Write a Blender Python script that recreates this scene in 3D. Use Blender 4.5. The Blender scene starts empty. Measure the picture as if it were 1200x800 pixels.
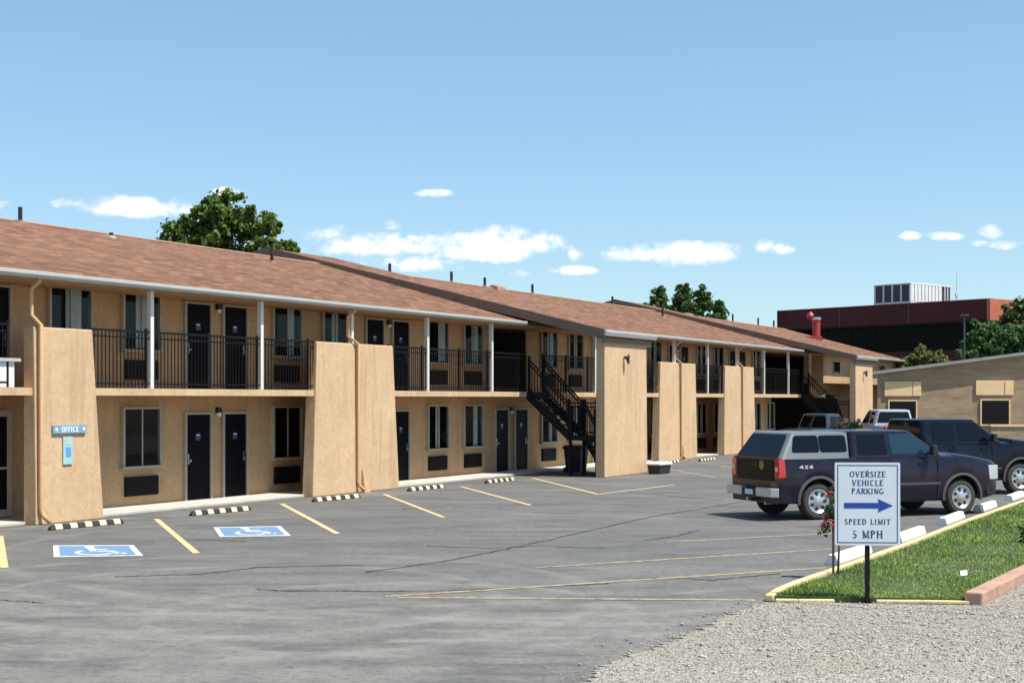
import bpy, bmesh, math, random
import numpy as np
from mathutils import Vector, Matrix
R = math.radians
random.seed(7); rng = np.random.default_rng(11)
scn = bpy.context.scene
COL = scn.collection

# ------------------------------------------------------------------ camera
cd = bpy.data.cameras.new('camera'); cam = bpy.data.objects.new('camera', cd); COL.objects.link(cam)
cam.location = (0, 0, 2.6); cam.rotation_euler = (R(90), 0, 0)
cd.sensor_width = 36; cd.lens = 51; cd.shift_y = 67/1200; cd.clip_end = 6000; cd.clip_start = .1
scn.camera = cam
# ------------------------------------------------------------------ sun, sky, exposure
SUN_EL = 62.0
SX, SY = 0.90, -0.436                       # horizontal direction towards the sun
sl = bpy.data.lights.new('sun', 'SUN'); so = bpy.data.objects.new('sun', sl); COL.objects.link(so)
sl.energy = 5.0; sl.angle = R(.53); sl.color = (1, .95, .86)
e = R(SUN_EL); tosun = Vector((SX*math.cos(e), SY*math.cos(e), math.sin(e))).normalized()
so.rotation_euler = tosun.to_track_quat('Z', 'Y').to_euler(); so.location = (20, -10, 40)
scn.view_settings.view_transform = 'Standard'; scn.view_settings.look = 'None'
scn.view_settings.exposure = 0.45; scn.view_settings.gamma = 1; scn.view_settings.use_curve_mapping = False
SKY_STRENGTH = .10
w = bpy.data.worlds.new('World'); scn.world = w; w.use_nodes = True
N = w.node_tree.nodes; LK = w.node_tree.links; N.clear()
def wn(t, **k):
    n = N.new(t)
    for a, b in k.items(): setattr(n, a, b)
    return n
def wm(op, a, b=None, c=None):
    n = N.new('ShaderNodeMath'); n.operation = op
    for i, v in enumerate((a, b, c)):
        if v is None: continue
        if isinstance(v, (int, float)): n.inputs[i].default_value = v
        else: LK.new(v, n.inputs[i])
    return n.outputs[0]
sky = wn('ShaderNodeTexSky'); sky.sky_type = 'NISHITA'; sky.sun_disc = False
sky.sun_elevation = e; sky.sun_rotation = math.atan2(SX, SY); sky.altitude = 200; sky.air_density = 1.0; sky.dust_density = .45; sky.ozone_density = 3.2
tc = wn('ShaderNodeTexCoord'); sep = wn('ShaderNodeSeparateXYZ'); LK.new(tc.outputs['Generated'], sep.inputs[0])
dy = wm('MAXIMUM', sep.outputs[1], .02)
px = wm('DIVIDE', sep.outputs[0], dy); pz = wm('DIVIDE', sep.outputs[2], dy)
cmb = wn('ShaderNodeCombineXYZ'); LK.new(px, cmb.inputs[0]); LK.new(pz, cmb.inputs[1])
def noise(scale, detail, rough, sx=1, sy=1, off=0):
    mp = wn('ShaderNodeMapping'); mp.inputs['Scale'].default_value = (sx, sy, 1); mp.inputs['Location'].default_value = (off, off*.7, off)
    LK.new(cmb.outputs[0], mp.inputs[0]); n = wn('ShaderNodeTexNoise'); LK.new(mp.outputs[0], n.inputs['Vector'])
    n.inputs['Scale'].default_value = scale; n.inputs['Detail'].default_value = detail; n.inputs['Roughness'].default_value = rough
    return n.outputs['Fac']
n1 = noise(26, 6, .62, 1, 1.5); n2 = noise(90, 6, .68, 1, 1.4, 3.1)
# clouds: (direction x, direction z, half width, half height, density) as seen from the lot
CL = []
for (x, y, rx, ry, dn) in [(155,243,82,17,1.15),(110,239,50,10,.85),(265,232,22,13,.95),(430,288,100,17,.95),(385,278,40,16,.75),(580,289,85,24,1.2),(530,283,50,16,.9),
        (480,309,80,12,.6),(506,227,25,6,1.1),(458,265,14,7,.6),(674,300,13,9,.75),(672,317,30,7,.95),(605,320,22,5,.5),(790,299,80,17,1.2),(835,295,45,12,.8),(895,289,13,9,.9),(916,293,18,8,.8),
        (1066,277,15,6,.95),(1108,277,26,7,1.1),(1163,272,17,10,1.05),(1180,287,28,7,.7),(1148,285,12,5,.6),(240,285,60,10,.5),(1240,270,20,9,.9),(-60,240,70,16,.9)]:
    CL.append(((x-600)/1700, (467-y)/1700, rx/1700*1.15, ry/1700*1.15, dn))
tot = None
for (cx, cz, rx, rz, dn) in CL:
    a = wm('DIVIDE', wm('SUBTRACT', px, cx), rx); zc = wm('SUBTRACT', pz, cz)
    zz = wm('DIVIDE', zc, rz)
    lowr = wm('MULTIPLY', wm('MINIMUM', zz, 0), 1.25); zz2 = wm('ADD', wm('MAXIMUM', zz, 0), lowr)
    r2 = wm('ADD', wm('MULTIPLY', a, a), wm('MULTIPLY', zz2, zz2))
    m = wm('MULTIPLY', wm('MAXIMUM', wm('SUBTRACT', 1, r2), 0), dn)
    tot = m if tot is None else wm('MAXIMUM', tot, m)
nn = wm('ADD', wm('MULTIPLY', wm('SUBTRACT', n1, .5), 2.9), wm('MULTIPLY', wm('SUBTRACT', n2, .5), 1.7))
dens = wm('MULTIPLY', wm('ADD', tot, wm('SUBTRACT', nn, .12)), wm('MINIMUM', wm('MULTIPLY', tot, 5), 1))
mr = wn('ShaderNodeMapRange'); mr.interpolation_type = 'SMOOTHSTEP'; LK.new(dens, mr.inputs[0])
mr.inputs[1].default_value = .02; mr.inputs[2].default_value = .95
cloudmask = wm('MULTIPLY', mr.outputs[0], .95)
bg = wn('ShaderNodeBackground'); bg.inputs[1].default_value = SKY_STRENGTH; gm = wn('ShaderNodeGamma'); gm.inputs[1].default_value = .72; LK.new(sky.outputs[0], gm.inputs[0])
tint = wn('ShaderNodeMix'); tint.data_type = 'RGBA'; tint.blend_type = 'MULTIPLY'; tint.inputs[0].default_value = 1; LK.new(gm.outputs[0], tint.inputs[6]); tint.inputs[7].default_value = (1.45, 1.76, 1.90, 1); LK.new(tint.outputs[2], bg.inputs[0])
hs = wn('ShaderNodeHueSaturation'); hs.inputs['Saturation'].default_value = 1.0
bg2 = wn('ShaderNodeBackground'); bg2.inputs[1].default_value = .93
crm = wn('ShaderNodeValToRGB'); crm.color_ramp.elements[0].position = .34; crm.color_ramp.elements[0].color = (.66, .76, .88, 1); crm.color_ramp.elements[1].position = .60; crm.color_ramp.elements[1].color = (1, 1, 1, 1)
n3 = noise(48, 5, .6, 1, 1.8, 7.7); LK.new(wm('ADD', n3, wm('MULTIPLY', wm('SUBTRACT', dens, .5), .12)), crm.inputs[0]); LK.new(crm.outputs[0], bg2.inputs[0])
mixw = wn('ShaderNodeMixShader'); LK.new(cloudmask, mixw.inputs[0]); LK.new(bg.outputs[0], mixw.inputs[1]); LK.new(bg2.outputs[0], mixw.inputs[2])
wo = wn('ShaderNodeOutputWorld'); LK.new(mixw.outputs[0], wo.inputs[0])
scn.cycles.max_bounces = 6; scn.cycles.transparent_max_bounces = 8

# ------------------------------------------------------------------ materials
M = {}
class NT:
    def __init__(s, name):
        s.m = bpy.data.materials.new(name); s.m.use_nodes = True; s.n = s.m.node_tree.nodes; s.l = s.m.node_tree.links
        s.b = s.n['Principled BSDF']; M[name] = s.m
        s.tc = s.n.new('ShaderNodeTexCoord')
    def noise(s, scale, detail=4, rough=.55, stretch=(1, 1, 1), rot=0, coord='Object'):
        mp = s.n.new('ShaderNodeMapping'); mp.inputs['Scale'].default_value = stretch; mp.inputs['Rotation'].default_value = (0, 0, rot)
        s.l.new(s.tc.outputs[coord], mp.inputs[0]); t = s.n.new('ShaderNodeTexNoise'); s.l.new(mp.outputs[0], t.inputs['Vector'])
        t.inputs['Scale'].default_value = scale; t.inputs['Detail'].default_value = detail; t.inputs['Roughness'].default_value = rough
        return t.outputs['Fac']
    def ramp(s, fac, stops):
        r = s.n.new('ShaderNodeValToRGB'); el = r.color_ramp.elements
        while len(el) < len(stops): el.new(.5)
        for q, (p, c) in zip(el, stops):
            q.position = p; q.color = (*c, 1) if len(c) == 3 else c
        s.l.new(fac, r.inputs[0]); return r.outputs[0]
    def mix(s, fac, a, b, mode='MIX'):
        x = s.n.new('ShaderNodeMix'); x.data_type = 'RGBA'; x.blend_type = mode
        for i, v in ((0, fac), (6, a), (7, b)):
            if isinstance(v, (int, float)): x.inputs[i].default_value = v
            elif isinstance(v, tuple): x.inputs[i].default_value = (*v, 1)
            else: s.l.new(v, x.inputs[i])
        return x.outputs[2]
    def bump(s, h, dist, strength=1):
        b = s.n.new('ShaderNodeBump'); b.inputs['Distance'].default_value = dist; b.inputs['Strength'].default_value = strength
        s.l.new(h, b.inputs['Height']); s.l.new(b.outputs[0], s.b.inputs['Normal'])
    def col(s, c):
        if isinstance(c, tuple): s.b.inputs['Base Color'].default_value = (*c, 1)
        else: s.l.new(c, s.b.inputs['Base Color'])
    def set(s, **k):
        for a, v in k.items(): s.b.inputs[a.replace('_', ' ')].default_value = v
        return s
def k(c, f): return tuple(min(1, x*f) for x in c)
def simple(name, c, rough=.6, var=.12, scale=6, bump=0, metal=0, spec=.5, coat=0, bs=60):
    t = NT(name); f = t.noise(scale, 5, .6)
    t.col(t.ramp(f, [(.3, k(c, 1-var)), (.7, k(c, 1+var))])); t.set(Roughness=rough, Metallic=metal)
    t.b.inputs['Specular IOR Level'].default_value = spec; t.b.inputs['Coat Weight'].default_value = coat
    if bump: t.bump(t.noise(bs, 3, .6), bump)
    return t
# stucco
def stucco(name, c, c2):
    t = NT(name); f = t.noise(.9, 5, .62); g = t.noise(9, 4, .6); st = t.noise(1.2, 4, .6, (3, 3, .25))
    base = t.ramp(f, [(.3, c2), (.7, c)])
    base = t.mix(t.ramp(g, [(.38, (0, 0, 0)), (.70, (.5, .5, .5))]), base, k(c, .66))
    base = t.mix(t.ramp(st, [(.53, (0, 0, 0)), (.64, (.45, .45, .45))]), base, k(c2, .70))
    pt = t.noise(.5, 6, .75, (1, 1, 1.6)); base = t.mix(t.ramp(pt, [(.56, (0, 0, 0)), (.62, (.35, .35, .35))]), base, k(c, 1.10))
    t.col(base); t.set(Roughness=.92); t.b.inputs['Specular IOR Level'].default_value = .2
    t.bump(t.noise(20, 6, .8), .016, .9)
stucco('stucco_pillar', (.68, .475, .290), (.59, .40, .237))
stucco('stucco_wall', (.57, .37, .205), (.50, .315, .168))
simple('trim_pale', (.40, .34, .26), .6, .08, 4)
simple('white_paint', (.70, .69, .64), .45, .05, 3)
simple('gutter_white', (.44, .44, .41), .4, .08, 1.5)
simple('downspout_tan', (.58, .35, .18), .5, .08, 3)
simple('fascia_brown', (.19, .125, .085), .7, .15, 3)
simple('soffit', (.42, .26, .13), .8, .1, 3)
simple('black_iron', (.006, .0055, .0055), .6, .2, 8, spec=.25)
simple('door_navy', (.003, .0033, .006), .5, .25, 2, spec=.07)
simple('placard_blue', (.03, .034, .13), .4, .05)
simple('grille_dark', (.009, .007, .007), .7, .2, 8, spec=.2)
simple('corridor_shade', (.030, .020, .014), .9, .2, 2)  # deep shade of the corridors put into a near-black brown
simple('curtain', (.62, .63, .60), .9, .12, 5)
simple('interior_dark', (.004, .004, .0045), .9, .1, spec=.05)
simple('steel', (.55, .55, .55), .3, .1, 5, metal=1)
simple('chrome', (.60, .60, .61), .28, .06, 5, metal=.7)
simple('lamp_black', (.02, .018, .016), .5, .1)
simple('lamp_glass', (.75, .72, .66), .2, .03)
simple('concrete', (.50, .47, .42), .9, .14, 1.6, .004)
simple('concrete_white', (.78, .77, .73), .75, .10, 4, .006, bs=40)
simple('rubber_black', (.022, .02, .019), .7, .3, 14, .004)
simple('stop_yellow', (.78, .59, .38), .6, .18, 18)
def worn(name, c, under, lo, hi, rough=.75):
    t = NT(name); f = t.noise(5, 6, .7); g = t.noise(38, 3, .7)
    s = t.n.new('ShaderNodeMath'); s.operation = 'ADD'; t.l.new(f, s.inputs[0]); t.l.new(g, s.inputs[1])
    h = t.n.new('ShaderNodeMath'); h.operation = 'MULTIPLY'; h.inputs[1].default_value = .5; t.l.new(s.outputs[0], h.inputs[0])
    t.col(t.mix(t.ramp(h.outputs[0], [(lo, (0, 0, 0)), (hi, (1, 1, 1))]), c, under)); t.set(Roughness=rough)
worn('paint_yellow', (.66, .49, .25), (.11, .108, .10), .50, .66)
worn('paint_yellow_faded', (.50, .38, .21), (.11, .108, .10), .43, .60)
worn('paint_white', (.70, .69, .66), (.22, .22, .22), .49, .66)
worn('paint_blue', (.11, .25, .43), (.20, .21, .22), .47, .64)
worn('kerb_yellow', (.74, .57, .22), (.45, .42, .36), .47, .60)
# roof shingles: local x along the eave, z up
t = NT('shingles')
mp = t.n.new('ShaderNodeMapping'); mp.inputs['Rotation'].default_value = (R(90), 0, 0); t.l.new(t.tc.outputs['Object'], mp.inputs[0])
br = t.n.new('ShaderNodeTexBrick'); t.l.new(mp.outputs[0], br.inputs['Vector'])
br.inputs['Scale'].default_value = 1; br.inputs['Brick Width'].default_value = .42; br.inputs['Row Height'].default_value = .045; br.inputs['Mortar Size'].default_value = .005
br.inputs['Bias'].default_value = 0; br.inputs['Color1'].default_value = (.115, .056, .034, 1); br.inputs['Color2'].default_value = (.36, .188, .118, 1); br.inputs['Mortar'].default_value = (.08, .045, .035, 1)
v = t.noise(1.7, 6, .7, (1, 1, 4)); v2 = t.noise(30, 3, .7); v3 = t.noise(.25, 3, .6)
c = t.mix(.9, br.outputs['Color'], t.ramp(v, [(.36, (.50, .47, .46)), (.62, (1.0, 1.0, 1.0))]), 'MULTIPLY')
c = t.mix(t.ramp(v2, [(.35, (0, 0, 0)), (.7, (.5, .5, .5))]), c, (.27, .150, .098))
c = t.mix(t.ramp(v3, [(.45, (0, 0, 0)), (.7, (.25, .25, .25))]), c, (.27, .155, .098))
t.col(c); t.set(Roughness=.95); t.b.inputs['Specular IOR Level'].default_value = .15; t.bump(br.outputs['Fac'], -.02, .8)
simple('ridge_cap', (.34, .19, .14), .95, .2, 6)
# asphalt
t = NT('asphalt')
f = t.noise(.3, 8, .72, (1, 1.4, 1), .12); g = t.noise(.6, 7, .72, (.6, 1.9, 1), -.10); h = t.noise(42, 4, .8); s = t.noise(1.3, 5, .6); st = t.noise(.5, 6, .68, (.5, 1.5, 1), .04)
sp = t.n.new('ShaderNodeSeparateXYZ'); t.l.new(t.tc.outputs['Object'], sp.inputs[0])
near = t.n.new('ShaderNodeMapRange'); t.l.new(sp.outputs[1], near.inputs[0]); near.inputs[1].default_value = 25; near.inputs[2].default_value = 17
c = t.ramp(f, [(.30, (.108, .107, .101)), (.5, (.145, .143, .134)), (.70, (.185, .181, .168))])
wq = t.n.new('ShaderNodeMath'); wq.operation = 'MULTIPLY'; t.l.new(near.outputs[0], wq.inputs[0]); t.l.new(t.ramp(s, [(.30, (0, 0, 0)), (.62, (.8, .8, .8))]), wq.inputs[1])
c = t.mix(wq.outputs[0], c, (.235, .219, .193))
c = t.mix(t.ramp(g, [(.38, (.6, .6, .6)), (.52, (0, 0, 0))]), c, (.072, .073, .073))
c = t.mix(t.ramp(st, [(.55, (0, 0, 0)), (.75, (.38, .38, .38))]), c, (.215, .208, .19))
s2 = t.noise(1.5, 6, .7, (.8, 1, 1), .3)
c = t.mix(t.ramp(s2, [(.60, (0, 0, 0)), (.74, (.5, .5, .5))]), c, (.060, .061, .062))
h2 = t.noise(9, 5, .75)
c = t.mix(t.ramp(h2, [(.36, (.6, .6, .6)), (.5, (0, 0, 0))]), c, (.085, .085, .082))
c = t.mix(t.ramp(h2, [(.54, (0, 0, 0)), (.7, (.5, .5, .5))]), c, (.22, .215, .2))
# pale curved tyre scuffs left by turning cars
for (qx, qy, qr) in [(-1.2, 25.2, 9.6), (-1.0, 25.0, 7.9), (-3.6, 19.2, 3.4), (-3.7, 19.3, 4.9), (2.5, 29, 12.3), (-6, 36, 18.5), (-1.4, 17.6, 2.9)]:
    ln = t.n.new('ShaderNodeVectorMath'); ln.operation = 'DISTANCE'; t.l.new(t.tc.outputs['Object'], ln.inputs[0]); ln.inputs[1].default_value = (qx, qy, 0)
    d1 = t.n.new('ShaderNodeMath'); d1.operation = 'SUBTRACT'; t.l.new(ln.outputs['Value'], d1.inputs[0]); d1.inputs[1].default_value = qr
    d2 = t.n.new('ShaderNodeMath'); d2.operation = 'ABSOLUTE'; t.l.new(d1.outputs[0], d2.inputs[0])
    m1 = t.n.new('ShaderNodeMapRange'); t.l.new(d2.outputs[0], m1.inputs[0]); m1.inputs[1].default_value = .20; m1.inputs[2].default_value = .03; m1.inputs[4].default_value = .34
    m2 = t.n.new('ShaderNodeMath'); m2.operation = 'MULTIPLY'; t.l.new(m1.outputs[0], m2.inputs[0]); t.l.new(t.ramp(s, [(.34, (0, 0, 0)), (.56, (1, 1, 1))]), m2.inputs[1])
    c = t.mix(m2.outputs[0], c, (.29, .275, .25))
c = t.mix(t.ramp(h, [(.3, (.7, .7, .7)), (.48, (0, 0, 0))]), c, (.045, .045, .044))
c = t.mix(t.ramp(h, [(.6, (0, 0, 0)), (.8, (.45, .45, .45))]), c, (.30, .295, .275))
t.col(c); t.set(Roughness=.88); t.b.inputs['Specular IOR Level'].default_value = .3; t.bump(h, .01, .7)
simple('crack_fill', (.025, .025, .026), .7, .35, 3)
simple('dirt', (.21, .18, .14), .95, .25, .6, .02, bs=8)
t = NT('gravel'); vo = t.n.new('ShaderNodeTexVoronoi'); vo.inputs['Scale'].default_value = 46; t.l.new(t.tc.outputs['Object'], vo.inputs['Vector'])
hs2 = t.n.new('ShaderNodeSeparateColor'); t.l.new(vo.outputs['Color'], hs2.inputs[0])
c = t.ramp(hs2.outputs[0], [(.0, (.18, .155, .125)), (.35, (.33, .30, .25)), (.7, (.45, .415, .36)), (1, (.62, .59, .53))])
fl = t.noise(.45, 5, .65, (.5, 2.4, 1)); c = t.mix(t.ramp(fl, [(.42, (0, 0, 0)), (.62, (.6, .6, .6))]), c, (.38, .335, .26))
t.col(c); t.set(Roughness=.95); t.bump(vo.outputs['Distance'], -.03, 1)
t = NT('stone_chip'); oi = t.noise(9, 2, .5); t.col(t.ramp(oi, [(.3, (.20, .175, .145)), (.5, (.36, .325, .27)), (.7, (.55, .515, .455))])); t.set(Roughness=.9)
# grass
t = NT('grass_blade'); f = t.noise(.7, 5, .6); g = t.noise(14, 3, .7)
c = t.ramp(f, [(.3, (.09, .18, .022)), (.5, (.175, .30, .035)), (.68, (.28, .38, .07))])
c = t.mix(t.ramp(g, [(.5, (0, 0, 0)), (.8, (.5, .5, .5))]), c, (.22, .27, .08)); dp = t.noise(2.2, 5, .7); c = t.mix(t.ramp(dp, [(.56, (0, 0, 0)), (.68, (.4, .4, .4))]), c, (.28, .28, .11))
t.col(c); t.set(Roughness=.6); t.b.inputs['Specular IOR Level'].default_value = .25
simple('soil_green', (.06, .075, .025), .95, .3, 3, .01, bs=20)
def leafmat(name, a, b, cc):
    t = NT(name); f = t.noise(.8, 3, .6); g = t.noise(5, 2, .6)
    c = t.ramp(f, [(.3, a), (.7, b)]); c = t.mix(t.ramp(g, [(.45, (0, 0, 0)), (.75, (.7, .7, .7))]), c, cc)
    t.col(c); t.set(Roughness=.5); t.b.inputs['Specular IOR Level'].default_value = .35
    tr = t.n.new('ShaderNodeBsdfTranslucent'); t.l.new(c, tr.inputs[0])
    mx = t.n.new('ShaderNodeMixShader'); mx.inputs[0].default_value = .3
    t.l.new(t.b.outputs[0], mx.inputs[1]); t.l.new(tr.outputs[0], mx.inputs[2])
    t.l.new(mx.outputs[0], t.n['Material Output'].inputs[0])
leafmat('leaf_maple', (.055, .11, .017), (.11, .19, .03), (.24, .31, .06))
leafmat('leaf_poplar', (.03, .065, .018), (.055, .11, .025), (.085, .14, .035))
leafmat('leaf_poplar2', (.045, .09, .022), (.08, .15, .03), (.13, .20, .045))
leafmat('leaf_bright', (.05, .11, .03), (.09, .17, .05), (.15, .24, .08))
leafmat('leaf_olive', (.10, .115, .025), (.17, .18, .045), (.22, .22, .06))
leafmat('leaf_rose', (.03, .06, .014), (.06, .10, .02), (.10, .15, .03))
leafmat('leaf_dry', (.06, .045, .035), (.10, .075, .06), (.14, .11, .085))
simple('petal', (.62, .03, .10), .5, .25, 30)
simple('bark', (.12, .085, .06), .95, .3, 6, .02, bs=14)
simple('stake_wood', (.20, .15, .10), .9, .2, 8)
simple('timber', (.42, .25, .18), .9, .22, 3, .01, bs=18)
# sign
simple('sign_white', (.66, .72, .76), .35, .04, 2); simple('sign_navy', (.03, .06, .20), .4, .05); simple('sign_blue', (.012, .055, .33), .4, .05)
simple('plate_blue', (.19, .34, .44), .4, .06, 4); simple('plate_teal', (.38, .56, .53), .4, .08, 5); simple('plate_blue_square', (.10, .33, .66), .4, .05)
simple('letter_white', (.85, .87, .88), .4, .03)
# red brick building
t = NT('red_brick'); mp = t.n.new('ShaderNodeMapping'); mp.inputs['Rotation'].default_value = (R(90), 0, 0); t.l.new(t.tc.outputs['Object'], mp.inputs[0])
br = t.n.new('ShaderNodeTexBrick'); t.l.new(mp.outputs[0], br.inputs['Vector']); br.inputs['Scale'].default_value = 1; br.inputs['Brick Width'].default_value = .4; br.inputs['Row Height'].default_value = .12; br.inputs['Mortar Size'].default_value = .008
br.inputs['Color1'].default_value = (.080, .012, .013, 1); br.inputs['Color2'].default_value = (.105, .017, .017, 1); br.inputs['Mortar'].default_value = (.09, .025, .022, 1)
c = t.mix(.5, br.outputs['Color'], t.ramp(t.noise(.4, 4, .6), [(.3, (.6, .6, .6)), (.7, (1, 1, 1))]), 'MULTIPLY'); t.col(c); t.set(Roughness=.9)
simple('sunlit_end_red', (.42, .115, .055), .8, .12, 1)  # sunlight put into the colour: brighter orange version of the dark brick
t = NT('dark_glazing'); t.col((.004, .003, .003)); t.set(Roughness=.15); t.b.inputs['Specular IOR Level'].default_value = .06
simple('red_paint', (.36, .035, .03), .45, .12, 3)
simple('unit_metal', (.70, .72, .70), .45, .06, 2); simple('unit_dark', (.055, .06, .065), .6, .15)
# split-face block
t = NT('split_block'); mp = t.n.new('ShaderNodeMapping'); mp.inputs['Rotation'].default_value = (R(90), 0, 0); t.l.new(t.tc.outputs['Object'], mp.inputs[0])
br = t.n.new('ShaderNodeTexBrick'); t.l.new(mp.outputs[0], br.inputs['Vector']); br.inputs['Scale'].default_value = 1; br.inputs['Brick Width'].default_value = .62; br.inputs['Row Height'].default_value = .24; br.inputs['Mortar Size'].default_value = .012
br.inputs['Color1'].default_value = (.41, .285, .175, 1); br.inputs['Color2'].default_value = (.47, .335, .21, 1); br.inputs['Mortar'].default_value = (.43, .30, .19, 1)
c = t.mix(.7, br.outputs['Color'], t.ramp(t.noise(.9, 6, .72, (.45, 1, 2.6)), [(.36, (.50, .48, .46)), (.62, (1, 1, 1))]), 'MULTIPLY'); t.col(c); t.set(Roughness=.95); t.bump(t.noise(8, 5, .7), .02)
simple('panel_beige', (.84, .59, .32), .8, .08, 2); simple('flashing', (.30, .29, .27), .5, .1, 1)
# vehicles
def paint(name, c, metal=.4, rough=.3):
    t = NT(name); t.col(t.mix(t.ramp(t.noise(2.5, 5, .6), [(.5, (0, 0, 0)), (.8, (.05, .05, .05))]), c, (.20, .18, .16)))
    t.set(Metallic=metal, Roughness=rough); t.b.inputs['Specular IOR Level'].default_value = .12; t.b.inputs['Coat Weight'].default_value = .45; t.b.inputs['Coat Roughness'].default_value = .03
paint('paint_plum', (.015, .013, .027), .14, .28); paint('paint_navy', (.004, .006, .016), .2, .3); simple('gate_black', (.004, .004, .006), .35, .2, 3, spec=.15)
paint('paint_silver', (.19, .21, .205), .35, .4)
paint('paint_pewter', (.07, .085, .095), .5, .3); paint('paint_white_truck', (.62, .66, .70), .2, .3); paint('paint_brown', (.16, .12, .11), .4, .35); paint('paint_bike_blue', (.03, .09, .35), .3, .3)
t = NT('auto_glass'); t.col((.003, .004, .008)); t.set(Roughness=.05); t.b.inputs['Specular IOR Level'].default_value = .3
t = NT('auto_glass_teal'); t.col((.008, .03, .05)); t.set(Roughness=.06); t.b.inputs['Specular IOR Level'].default_value = .7
simple('tyre', (.028, .027, .026), .85, .2, 9); simple('tyre_dusty', (.055, .05, .045), .9, .2, 9)
simple('black_plastic', (.02, .02, .021), .55, .15, 8); simple('grey_plastic', (.065, .065, .068), .5, .1, 6)
t = NT('lamp_red'); t.col((.55, .012, .01)); t.set(Roughness=.12); t.b.inputs['Coat Weight'].default_value = 1
t = NT('lamp_clear'); t.col((.50, .52, .54)); t.set(Roughness=.1, Metallic=.3)
simple('gold_reflection', (.30, .20, .05), .3, .1, 6, metal=.6); simple('decal_silver', (.62, .63, .65), .4, .04);  # gold tone paints the facade's reflection on the tailgate
t = NT('window_glass'); t.n.remove(t.b)
gl = t.n.new('ShaderNodeBsdfGlossy'); gl.inputs['Roughness'].default_value = .03; tp = t.n.new('ShaderNodeBsdfTransparent'); tp.inputs[0].default_value = (.82, .86, .87, 1)
mx = t.n.new('ShaderNodeMixShader'); mx.inputs[0].default_value = .016; t.l.new(tp.outputs[0], mx.inputs[1]); t.l.new(gl.outputs[0], mx.inputs[2]); t.l.new(mx.outputs[0], t.n['Material Output'].inputs[0])
simple('paper', (.82, .83, .82), .6, .05)
simple('plastic_bin', (.016, .016, .017), .5, .2, 5)

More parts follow.
